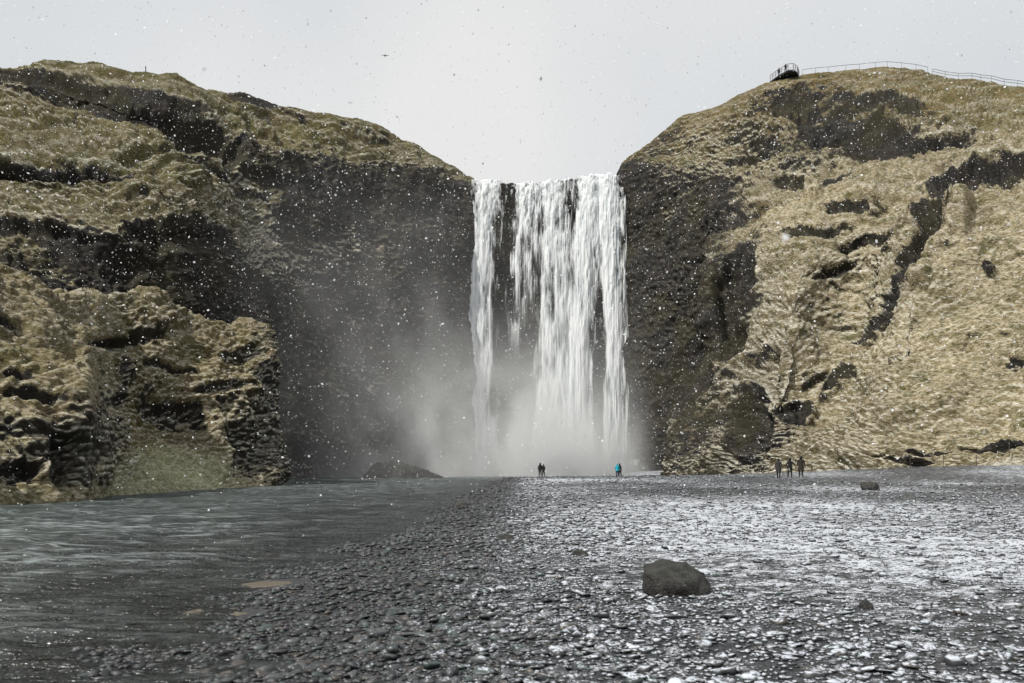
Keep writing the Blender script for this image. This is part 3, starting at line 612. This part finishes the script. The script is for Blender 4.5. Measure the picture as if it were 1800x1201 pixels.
bmesh.ops.transform(bm, matrix=Matrix.Translation((-11, -36, 24.8)) @ Matrix.Diagonal((86, 72, 50, 1)), verts=bm.verts)
spray = bm_obj('spray_mist', bm, mat_spray()); spray.location = (0, 173.6, 0)
tag(spray, 'white spray cloud billowing at the foot of the waterfall', 'mist', kind='stuff')

# ------------------------------------------------------------------ stones
def ico(sub):
    b = bmesh.new(); bmesh.ops.create_icosphere(b, subdivisions=sub, radius=1)
    v = np.array([x.co for x in b.verts]); f = np.array([[q.index for q in p.verts] for p in b.faces]); b.free(); return v, f
IC1, IC2, IC3 = ico(1), ico(2), ico(4)
def stone_var(base, seed, flat, lump=.22):
    v, f = base; d = 1+lump*fbm(v[:, 0]*1.1+seed*7, v[:, 1]*1.1, v[:, 2]*1.1, 2, seed)
    v = v*d[:, None]; e = 1+.35*(np.random.default_rng(seed).random(3)-.5)
    
    v = v*e; rg = np.random.default_rng(seed+50)
    for _ in range(10):
        d = rg.normal(size=3); d /= np.linalg.norm(d); h = rg.uniform(.42, .8); v = v-np.clip(v@d-h, 0, None)[:, None]*d*.95
    return v*np.array([1.2, .85, flat]), f
VAR_HI = [stone_var(IC2, 700+k, .34+.06*(k % 4)) for k in range(10)]
VAR_LO = [stone_var(IC1, 720+k, .34+.06*(k % 4), .3) for k in range(10)]
pts = []
def scatter(y0, y1, spacing, x_of, rad, jitter=1.0):
    y = y0
    while y < y1:
        dy = spacing(y); x0, x1 = x_of(y); n = max(1, int((x1-x0)/spacing(y)))
        xs = x0+(np.arange(n)+RNG.random(n))*(x1-x0)/n; ys = y+(RNG.random(n)-.5)*dy*1.6
        rr = rad(y)*np.exp(RNG.normal(0, .52, n)); pts.append(np.stack([xs, ys, rr], -1)); y += dy
scatter(4.5, 16, lambda y: .053+.0052*(y-5), lambda y: (-.66*y-1.2, .66*y+1.2), lambda y: .027)
scatter(16, 60, lambda y: .115+.010*(y-16), lambda y: (max(-.66*y-1, -9-.05*y), .66*y+1), lambda y: .042+.0014*(y-16))
scatter(60, 116, lambda y: .62, lambda y: (-6, 24), lambda y: .13)
P3 = np.concatenate(pts)
ss = P3[:, 0]-shore(P3[:, 1])
# thinner out where the snow lies deepest, full by the river
dens = np.where(ss < 2, 1, np.clip(1-.30*sstep(2, 7, ss), 0, 1)); dens = np.where(P3[:, 1] > 60, .5, dens)
dens = np.where(ss < -4, .45, dens)
P3 = P3[RNG.random(len(P3)) < dens]; ss = P3[:, 0]-shore(P3[:, 1])
P3[:, 2] *= (1.0+.35*sstep(3.5, 1, ss))*np.where((RNG.random(len(P3)) < .04), 2.0, 1.0)*(1-.25*sstep(3, 7, ss))
P3[:, 2] = np.where(ss < -.5, np.minimum(P3[:, 2], .07), np.minimum(P3[:, 2], .085+.0012*P3[:, 1]))
BL = [(2.07, 11.2, .62)]                                            # keep clear of the big boulder
BL += [(-3.5, 12.1, .62), (-3.7, 9.85, .4), (-3.05, 9.7, .28)]
for bx, by, br in BL: P3 = P3[np.hypot(P3[:, 0]-bx, P3[:, 1]-by) > br]
PZ = ground_z(P3[:, 0], P3[:, 1])
rot = RNG.random(len(P3))*2*math.pi; tilt = RNG.normal(0, .16, (len(P3), 2)); var = RNG.integers(0, 10, len(P3)); flt = np.exp(RNG.normal(0, .18, len(P3)))
spx = P3[:, 0]/P3[:, 1]*FPX+900; spy = HOR-(PZ-CAMZ)/P3[:, 1]*FPX
inframe = (spx > 5) & (spx < 1795) & (spy < 1195) & (PZ > WL-.12)
size = np.where(inframe, P3[:, 2]/P3[:, 1], 0); order = np.argsort(-size); big_i = order[:300]; rest = order[300:]
SHARED = []
for k, (v, f) in enumerate(VAR_HI):
    me = bpy.data.meshes.new('stone'); me.from_pydata(v.tolist(), [], f.tolist()); me.shade_smooth(); me.materials.append(M_STONE); SHARED.append(me)
for i in big_i:
    o = bpy.data.objects.new('stone', SHARED[var[i]]); COL.objects.link(o); o.parent = ground
    r = P3[i, 2]; o.location = (P3[i, 0], P3[i, 1], PZ[i]+r*.12); o.scale = (r, r, r*flt[i]); o.rotation_euler = (tilt[i, 0], tilt[i, 1], rot[i])
def stones_mesh(name, idx, VAR, parent, mat, smooth=True):
    VV, FF, off = [], [], 0
    for k in range(10):
        sel = idx[var[idx] == k]
        if not len(sel): continue
        v, f = VAR[k]; r = P3[sel, 2]
        q = v[None]*np.stack([r, r, r*flt[sel]], -1)[:, None, :]
        cx, sx_ = np.cos(tilt[sel, 0])[:, None], np.sin(tilt[sel, 0])[:, None]
        q = np.stack([q[..., 0], q[..., 1]*cx-q[..., 2]*sx_, q[..., 1]*sx_+q[..., 2]*cx], -1)
        c, s_ = np.cos(rot[sel])[:, None], np.sin(rot[sel])[:, None]
        q = np.stack([q[..., 0]*c-q[..., 1]*s_+P3[sel, 0][:, None], q[..., 0]*s_+q[..., 1]*c+P3[sel, 1][:, None], q[..., 2]+(PZ[sel]+r*.12)[:, None]], -1)
        VV.append(q.reshape(-1, 3)); FF.append((f[None]+(np.arange(len(sel))*len(v))[:, None, None]+off).reshape(-1, 3)); off += len(sel)*len(v)
    o = mesh_np(name, np.concatenate(VV), np.concatenate(FF), mat, parent, smooth); o['kind'] = 'stuff'; return o
near = rest[P3[rest, 1] < 5.9]; far = rest[P3[rest, 1] >= 5.9]
stones_mesh('pebbles', near, VAR_HI, ground, M_STONE); stones_mesh('gravel', far, VAR_LO, ground, M_STONE, False)

def boulder(name, loc, dims, seed, label, mat, base=None, lump=.30, cat='boulder', group=None, sink=.12, rz=0):
    v, f = base or IC3
    n = fbm(v[:, 0]*.9+seed, v[:, 1]*.9, v[:, 2]*.9, 3, seed); r_ = ridged(v[:, 0]*1.6, v[:, 1]*1.6+seed, v[:, 2]*1.6, 4, seed+3)
    q = v*(1+lump*n)[:, None]; rg = np.random.default_rng(seed)
    for _ in range(14):
        d = rg.normal(size=3); d /= np.linalg.norm(d); h = rg.uniform(.58, .92); q = q-np.clip(q@d-h, 0, None)[:, None]*d*.95
    q = q*(1+.07*r_+.05*fbm(v[:, 0]*6, v[:, 1]*6, v[:, 2]*6, 3, seed+9)+.06*ridged(v[:, 0]*7, v[:, 1]*7, v[:, 2]*9, 3, seed+15))[:, None]
    q = q/np.abs(q).max(0)
    q[:, 2] = np.where(q[:, 2] < -.35, -.35+(q[:, 2]+.35)*.3, q[:, 2])
    q = q*np.array(dims)*np.array([.5, .5, 1])
    o = mesh_np(name, q, f, mat); o.location = (loc[0], loc[1], loc[2]-sink*dims[2]); o.rotation_euler = (0, 0, rz)
    tag(o, label, cat, group); return o
def gz(x, y): return float(ground_z(np.array([x]), np.array([y]))[0])
def at_ground(px, py, z=0.1):
    for _ in range(6):
        Yy = FPX*(CAMZ-z)/(py-HOR); x = (px-900)/FPX*Yy; z = gz(x, Yy)
    return x, Yy, z
x, y, z = at_ground(1191, 1050); boulder('boulder', (x, y+.3, z+.03), (.88, .66, .40), 5, 'large dark mossy boulder alone on the snowy gravel in the foreground', M_BOULDER)
x, y, z = at_ground(1530, 862); boulder('boulder', (x, y, z), (1.1, .9, .62), 8, 'low brown boulder out on the gravel to the right of the three walkers', M_BOULDER)
x, y, z = at_ground(815, 893); boulder('boulder', (x, y, z), (.62, .45, .28), 12, 'small dark boulder at the far end of the river edge', M_BOULDER)
x, y, z = at_ground(484, 986); boulder('boulder', (x, y, max(z, WL-.1)), (.44, .34, .24), 15, 'pointed black rock sticking out of the river near the brown slab', M_BOULDER)
x, y, z = at_ground(1020, 978); boulder('boulder', (x, y, z), (.30, .24, .13), 18, 'small dark stone behind and left of the foreground boulder', M_BOULDER, cat='stone')
x, y, z = at_ground(887, 948); boulder('boulder', (x, y, z), (.50, .36, .16), 22, 'flat dark stone on the gravel beside the river edge', M_BOULDER, cat='stone')
x, y, z = at_ground(1524, 1070); boulder('boulder', (x, y, z), (.19, .16, .10), 25, 'fist-sized dark stone right of the foreground boulder', M_BOULDER, cat='stone')
x, y, z = W(695, 835, 138); boulder('rock_outcrop', (x, y, -.5), (19, 8, 3.5), 31, 'rounded dark mossy rock outcrop at the left foot of the falls', M_OUTCROP, cat='outcrop', sink=.1, lump=.22)
for k, (px, py, dx, dy, sd, lb) in enumerate([
    (480, 1028, .98, .50, 41, 'flat pale brown slab lying in the shallow river'),
    (338, 1075, .55, .34, 44, 'brown slab under shallow water left of the pale slab'),
    (425, 1079, .34, .26, 47, 'small brown slab in front of the pale slab')]):
    y = FPX*(CAMZ-WL)/(py-HOR); x = (px-900)/FPX*y; o = boulder('river_slab', (x, y, WL-.072+.040*(k == 0)), (dx, dy, .10), sd, lb, M_SLAB, IC3, .18, 'stone', 'brown slabs in the shallows', 0, .15)

# ------------------------------------------------------------------ people
def hand_mesh(side):
    bm = bmesh.new()
    bar(bm, (0, 0, 0), (0, 0, -.085), .026, 6, .036)
    for k, (l, xo) in enumerate(((.068, .027), (.078, .009), (.072, -.009), (.056, -.026))):
        a = Vector((xo*.4, xo, -.08)); b = a+Vector((.012, 0, -l*.55)); c = b+Vector((.026, 0, -l*.42))
        bar(bm, a, b, .0095, 5, .0088); bar(bm, b, c, .0088, 5, .007)
    a = Vector((.006, .024, -.03)); b = a+Vector((.022, .024, -.03)); bar(bm, a, b, .012, 5, .010); bar(bm, b, b+Vector((.010, .004, -.03)), .010, 5, .008)
    return bm
def person(loc, rz, label, group, h=1.75, jacket=None, trousers=None, hood=None, long=False, lean=0.0, stride=.10,
           armL=(.05, .02), armR=(.05, .02), pack=False):
    """one skinned body facing local -Y; arm = (outward, forward) swing of the hand in metres"""
    root = tag(empty('person', loc, rz), label, 'person', group); k = h/1.75
    J = {}; E = []
    def j(n, x, y, z, r, par=None):
        y2 = y-lean*max(0, z-.9); J[n] = (len(J), (x*k, y2*k, z*k), (r*k if np.isscalar(r) else tuple(q*k for q in r)))
        if par: E.append((J[par][0], J[n][0]))
    bulk = .022
    j('pelvis', 0, 0, .95, (.165+bulk, .125+bulk)); j('waist', 0, 0, 1.10, (.155+bulk, .115+bulk), 'pelvis'); j('chest', 0, 0, 1.30, (.185+bulk, .13+bulk), 'waist')
    j('collar', 0, 0, 1.45, (.12, .10), 'chest'); j('neck', 0, -.01, 1.52, .062, 'collar'); j('jaw', 0, -.035, 1.585, (.068, .078), 'neck')
    j('head', 0, -.025, 1.655, (.082, .098), 'jaw'); j('crown', 0, -.01, 1.735, (.055, .065), 'head')
    for s_, nm, (ox, fy) in ((1, 'L', armL), (-1, 'R', armR)):
        j('sho'+nm, s_*.185, 0, 1.42, .078, 'collar'); j('elb'+nm, s_*(.245+ox*.55), -.02-fy*.3, 1.15+.35*max(0, ox), .060, 'sho'+nm); j('wri'+nm, s_*(.255+ox), -.05-fy, .90+.7*max(0, ox)+.5*max(0, fy-.05), .040, 'elb'+nm)
        j('hip'+nm, s_*.10, 0, .88, .105+bulk*.7, 'pelvis'); j('kne'+nm, s_*.115, -.03-s_*stride*.3, .50, .074+bulk*.4, 'hip'+nm); j('cal'+nm, s_*.118, .0-s_*stride*.7, .32, .068+bulk*.4, 'kne'+nm)
        j('ank'+nm, s_*.12, .02-s_*stride, .085, .050, 'cal'+nm); j('toe'+nm, s_*.135, -.15-s_*stride, .045, (.042, .034), 'ank'+nm)
    me = bpy.data.meshes.new('body'); me.from_pydata([v[1] for v in J.values()], E, [])
    tmp = bpy.data.objects.new('body_tmp', me); COL.objects.link(tmp)
    md = tmp.modifiers.new('skin', 'SKIN'); md.use_smooth_shade = True
    for i, v in enumerate(J.values()):
        sv_ = me.skin_vertices[0].data[i]; sv_.radius = (v[2], v[2]) if np.isscalar(v[2]) else v[2]; sv_.use_root = (i == 0)
    tmp.modifiers.new('sub', 'SUBSURF').levels = 1
    dg = bpy.context.evaluated_depsgraph_get(); dg.update()
    bme = bpy.data.meshes.new_from_object(tmp.evaluated_get(dg)); bpy.data.objects.remove(tmp)
    bme.name = 'body'; bme.materials.clear()
    for m in (jacket, trousers, M_BOOT, M_SKIN): bme.materials.append(m)
    for p in bme.polygons:
        z_, y_, x_ = p.center.z/k, p.center.y/k, abs(p.center.x/k)
        if z_ < .13: p.material_index = 2
        elif z_ < (.62 if long else .86) and x_ < .235: p.material_index = 1
        elif z_ > 1.53: p.material_index = 3
        else: p.material_index = 0
        p.use_smooth = True
    b = bpy.data.objects.new('body', bme); COL.objects.link(b); b.parent = root
    hy = -lean*.75
    # hood or hat with the face opening to the front
    bm = bmesh.new(); bmesh.ops.create_icosphere(bm, subdivisions=3, radius=1)
    for v in list(bm.verts):
        if v.co.y < -.62 and v.co.z > -.75 and v.co.z < .55: bm.verts.remove(v)
    for v in bm.verts:
        v.co = Vector((v.co.x*.118*(1+.25*max(0, -v.co.z)), v.co.y*.132+.008+hy, v.co.z*.15+1.645))*k
    bm_obj('hood', bm, hood or jacket, root, True)
    bm = bmesh.new()                                                  # coat skirt
    nseg, rings = 20, []
    for z_, rx, ry in ((1.14, .200, .160), (.95, .222, .180), (.80 if not long else .60, .235, .195)):
        rings.append([bm.verts.new(Vector((rx*math.cos(a), ry*math.sin(a)-lean*max(0, z_-.9), z_+.012*math.sin(a*5)))*k) for a in np.linspace(0, 2*math.pi, nseg, False)])
    for r0, r1 in zip(rings, rings[1:]):
        for q in range(nseg): bm.faces.new((r0[q], r0[(q+1) % nseg], r1[(q+1) % nseg], r1[q]))
    bm_obj('coat_hem', bm, jacket, root, True)
    for nm, s_ in (('L', 1), ('R', -1)):
        wv = J['wri'+nm][1]; ev = J['elb'+nm][1]; o_ = bm_obj('hand', hand_mesh(s_), M_SKIN, root, True); o_.location = wv
        o_.rotation_euler = (Vector(ev)-Vector(wv)).to_track_quat('Z', 'Y').to_euler(); o_.scale = (k, k, k)
    for s_ in (-1, 1):
        bm = bmesh.new(); bmesh.ops.create_icosphere(bm, subdivisions=1, radius=.011*k); o_ = bm_obj('eye', bm, M_BLACK, root, True); o_.location = (s_*.032*k, (-.125+hy)*k, 1.665*k)
    bm = bmesh.new(); bar(bm, (0, -.10*k+hy, 1.675*k), (0, -.145*k+hy, 1.63*k), .010*k, 5, .018*k); bm_obj('nose', bm, M_SKIN, root, True)
    if pack:
        bm = bmesh.new(); bmesh.ops.create_cube(bm, size=1)
        for v in bm.verts: v.co = Vector((v.co.x*.30, v.co.y*.18+.235, v.co.z*.46+1.22))*k
        bmesh.ops.bevel(bm, geom=bm.edges[:], offset=.05, segments=2, affect='EDGES'); bm_obj('backpack', bm, M_BLACK, root, True)
    return root
GP1 = 'pair of visitors watching the falls'; GP2 = 'pair huddled at the right foot of the falls'; GP3 = 'three walkers on the gravel by the grassy slope'
def stand(px, py, Yy): x = (px-900)/FPX*Yy; return (x, Yy, gz(x, Yy)-.01)
person(stand(949.5, 838, 109), R(180), 'taller dark-clad person of the pair in front of the middle of the falls', GP1, 1.80, M_BLACK, M_CHAR, pack=False, stride=.06, armL=(.02, .12), armR=(.03, .12))
person(stand(955.5, 838, 109.6), R(205), 'shorter dark-clad person on the right of the pair in front of the falls', GP1, 1.62, M_CHAR, M_BLACK, armR=(.05, .2), lean=.06)
person(stand(1085, 835, 111), R(170), 'person in a turquoise jacket and blue trousers at the right foot of the falls', GP2, 1.66, M_TEAL, M_NAVY, lean=.10, armL=(.04, .1))
person(stand(1090, 835, 111.2), R(215), 'dark-clad person leaning close to the one in the turquoise jacket', GP2, 1.68, M_BLACK, M_CHAR, lean=.16, armL=(.03, .15))
person(stand(1368.5, 838, 75), R(150), 'walker in a long charcoal coat, leftmost of the three by the slope', GP3, 1.72, M_CHAR, M_CHAR, long=True, stride=.10)
person(stand(1388.5, 838, 75.4), R(185), 'walker in black holding one arm out, middle of the three by the slope', GP3, 1.72, M_BLACK, M_BLACK, stride=.12, armR=(.30, .05), armL=(.10, .1))
person(stand(1408, 838, 74.6), R(165), 'tall walker in a brown hooded coat, rightmost of the three by the slope', GP3, 1.86, M_BROWN, M_CHAR, hood=M_BLACK, long=True, stride=.08)

# ------------------------------------------------------------------ viewing platform on the right hill
pz = CAMZ+700/FPX*168
plat = tag(empty('viewing_platform', (55, 171, pz)), 'dark railed viewing platform jutting from the top of the right cliff', 'platform')
poly = [(52.4, 173.2), (53.2, 170.6), (54.4, 168.2), (55.4, 168.0), (56.6, 169.2), (57.6, 171.2), (57.8, 176), (53, 177)]
bm = bmesh.new()
tp = [bm.verts.new((x-55, y-171, 0)) for x, y in poly]; bt = [bm.verts.new((x-55, y-171, -.28)) for x, y in poly]
bm.faces.new(tp[::-1]); bm.faces.new(bt)
for k in range(len(tp)): bm.faces.new((tp[k], tp[(k+1) % len(tp)], bt[(k+1) % len(tp)], bt[k]))
bmesh.ops.recalc_face_normals(bm, faces=bm.faces); bm_obj('deck', bm, M_DECK, plat)
rail_pts = poly[:6]; posts = []
for (x0, y0), (x1, y1) in zip(rail_pts, rail_pts[1:]):
    n = max(1, round(math.hypot(x1-x0, y1-y0)/.85))
    posts += [(x0+(x1-x0)*k/n-55, y0+(y1-y0)*k/n-171) for k in range(n)]
posts.append((rail_pts[-1][0]-55, rail_pts[-1][1]-171))
for x, y in posts:
    bm = bmesh.new(); bar(bm, (x, y, -.3), (x, y, 1.18), .045, 6); bm_obj('post', bm, M_RAIL, plat)
for zz, rr in ((1.16, .045), (.78, .022), (.42, .022)):
    bm = bmesh.new()
    for (x0, y0), (x1, y1) in zip(posts, posts[1:]): bar(bm, (x0, y0, zz), (x1, y1, zz), rr, 5)
    bm_obj('rail', bm, M_RAIL, plat)
for x, y in ((54.2, 171.5), (55.8, 171.2), (54.9, 173)):
    bm = bmesh.new(); bar(bm, (x-55, y-171, -.28), (x-55, y-171+1.6, -5), .14, 8); bm_obj('strut', bm, M_RAIL, plat)
person((54.3, 169.4, pz), R(0), 'dark-clad person leaning on the railing of the viewing platform', 'people on the platform', 1.72, M_BLACK, M_CHAR, armL=(.05, .25), armR=(.05, .25))
person((53.5, 171.0, pz), R(-20), 'dark-clad person at the left end of the viewing platform', 'people on the platform', 1.66, M_CHAR, M_BLACK)

def line_fence(name, pxs, label, hgt, mat, rails, r_post, r_rail, pts3=None, group=None):
    P_ = pts3 or [tuple(skyline(p)) for p in pxs]
    root = tag(empty(name, P_[0]), label, 'fence', group); o_ = Vector(P_[0])
    for p in P_:
        bm = bmesh.new(); q = Vector(p)-o_; bar(bm, q-Vector((0, 0, .4)), q+Vector((0, 0, hgt)), r_post, 6); bm_obj('post', bm, mat, root)
    for rz_ in rails:
        bm = bmesh.new()
        for p, q in zip(P_, P_[1:]): bar(bm, Vector(p)-o_+Vector((0, 0, rz_)), Vector(q)-o_+Vector((0, 0, rz_)), r_rail, 5)
        bm_obj('rail', bm, mat, root)
    return root
line_fence('railing', [1409, 1432, 1458, 1486, 1512, 1538, 1562, 1584, 1608, 1631], 'thin steel handrail along the crest right of the viewing platform', 1.0, M_RAIL, (.98,), .028, .04)
line_fence('railing', [1642, 1664, 1686, 1706, 1726, 1746, 1766, 1786, 1808, 1830], 'handrail with close posts running down to the far right of the crest', 1.0, M_RAIL, (.98, .5), .03, .04)
fp = []
for k in range(7):
    px, yy = 1426+58*k, 86.5-1.9*k; x = (px-900)/FPX*yy; hz_ = hill_z(x, yy); fp.append((x, yy, max(gz(x, yy), hz_ if hz_ is not None else -9)))
line_fence('wire_fence', None, 'low wire fence with thin posts along the foot of the right slope', 1.0, M_POST, (.95, .6, .3), .035, .008, fp)
p = skyline(255); bm = bmesh.new(); bar(bm, (0, 0, -.3), (0, 0, .75), .10, 8, .08); bmesh.ops.create_icosphere(bm, subdivisions=1, radius=.13, matrix=Matrix.Translation((0, 0, .8)))
o = bm_obj('marker_post', bm, M_RAIL); o.location = tuple(p); tag(o, 'tiny dark marker post on the left skyline', 'post')

# ------------------------------------------------------------------ birds
def bird(loc, rz, span, dih, label, bank=0.0):
    root = tag(empty('bird', loc, rz), label, 'bird', 'birds circling over the falls'); root.rotation_euler = (0, bank, rz); s_ = span/1.2
    bm = bmesh.new(); bmesh.ops.create_icosphere(bm, subdivisions=3, radius=1)
    for v in bm.verts:
        t_ = v.co.y; w_ = .075*(1-.45*max(0, t_)) ; v.co = Vector((v.co.x*w_, t_*.26, v.co.z*w_+.02*t_*t_))*s_
    bm_obj('body', bm, M_BIRD, root, True)
    bm = bmesh.new(); bmesh.ops.create_icosphere(bm, subdivisions=2, radius=.052*s_, matrix=Matrix.Translation((0, -.27*s_, .02*s_))); bar(bm, (0, -.30*s_, .02*s_), (0, -.38*s_, .01*s_), .018*s_, 5, .004*s_); bm_obj('head', bm, M_BIRD, root, True)
    bm = bmesh.new(); v = [bm.verts.new(Vector(c)*s_) for c in ((-.03, .2, .0), (.03, .2, .0), (.09, .40, .0), (-.09, .40, .0), (-.03, .2, .015), (.03, .2, .015), (.09, .40, .012), (-.09, .40, .012))]
    for f in ((0, 1, 2, 3), (7, 6, 5, 4), (0, 4, 5, 1), (1, 5, 6, 2), (2, 6, 7, 3), (3, 7, 4, 0)): bm.faces.new([v[i] for i in f])
    bm_obj('tail', bm, M_BIRD, root)
    for sd in (-1, 1):
        bm = bmesh.new(); up, lo_ = [], []
        for t_ in np.linspace(0, 1, 7):
            x = sd*(.05+.55*t_); z = dih*(math.sin(min(1, t_*2)*math.pi/2)*.12-.10*max(0, t_-.5)); ch = .20*(1-.75*t_**1.6); y0 = -.10+.10*t_*t_
            up.append([bm.verts.new(Vector((x, y0, z+.012*(1-t_)))*s_), bm.verts.new(Vector((x, y0+ch, z))*s_)])
            lo_.append([bm.verts.new(Vector((x, y0, z-.012*(1-t_)-.002))*s_), bm.verts.new(Vector((x, y0+ch, z-.004))*s_)])
        for a, b, c, d in zip(up, up[1:], lo_, lo_[1:]):
            bm.faces.new((a[0], a[1], b[1], b[0])); bm.faces.new((c[0], d[0], d[1], c[1])); bm.faces.new((a[0], b[0], d[0], c[0])); bm.faces.new((a[1], c[1], d[1], b[1]))
        bmesh.ops.recalc_face_normals(bm, faces=bm.faces); bm_obj('wing', bm, M_BIRD, root, True)
bird(W(677, 98, 130), R(10), 1.25, .35, 'dark bird gliding with wings spread high in the sky left of the falls')
bird(W(951, 139, 140), R(92), .95, 1.3, 'small dark bird seen end-on above the lip of the falls', .5)
bird(W(698, 206, 150), R(35), .8, 1.4, 'small bird low in the sky just above the left cliff', .5)

# ------------------------------------------------------------------ falling snow
NF = 100000
fx = RNG.uniform(-62, 62, NF); fy = RNG.uniform(1.2, 125, NF); fz = RNG.uniform(.15, 62, NF)
# a denser drift in the air around the camera's side of the valley
NX = 5000; fy2 = RNG.uniform(1.5, 40, NX); fx2 = RNG.uniform(-24, 24, NX); fz2 = RNG.uniform(.15, 24, NX)
NC = 520; fx3, fy3, fz3 = RNG.uniform(-6, 6, NC), RNG.uniform(1.0, 8, NC), RNG.uniform(.3, 6, NC)
fx, fy, fz = np.r_[fx, fx2, fx3], np.r_[fy, fy2, fy3], np.r_[fz, fz2, fz3]; NF += NX+NC
gr_ = ground_z(fx, fy); keep = fz > gr_+.2; fx, fy, fz = fx[keep], fy[keep], fz[keep]; NF = len(fx)
fr_ = .0060*np.minimum(np.exp(RNG.normal(0, .55, NF)), np.where(fy < 25, 1.7, 3.0))*np.clip(fy/12, .6, 4.2)
hexv = np.array([[math.cos(k*math.pi/3), math.sin(k*math.pi/3)] for k in range(6)])
ax1 = RNG.normal(size=(NF, 3)); ax1 /= np.linalg.norm(ax1, axis=1)[:, None]; ax2 = np.cross(ax1, RNG.normal(size=(NF, 3))); ax2 /= np.linalg.norm(ax2, axis=1)[:, None]
asp = np.exp(RNG.normal(0, .2, NF))
FV = np.stack([fx, fy, fz], -1)[:, None, :]+fr_[:, None, None]*(hexv[None, :, :1]*ax1[:, None, :]*asp[:, None, None]+hexv[None, :, 1:]*ax2[:, None, :])
FF = np.array([[0, 1, 2, 3], [0, 3, 4, 5]])[None]+(np.arange(NF)*6)[:, None, None]
snowf = mesh_np('falling_snow', FV.reshape(-1, 3), FF.reshape(-1, 4), M_SNOW, smooth=False)
tag(snowf, 'white snowflakes drifting through the air in front of the cliffs', 'snow', kind='stuff')
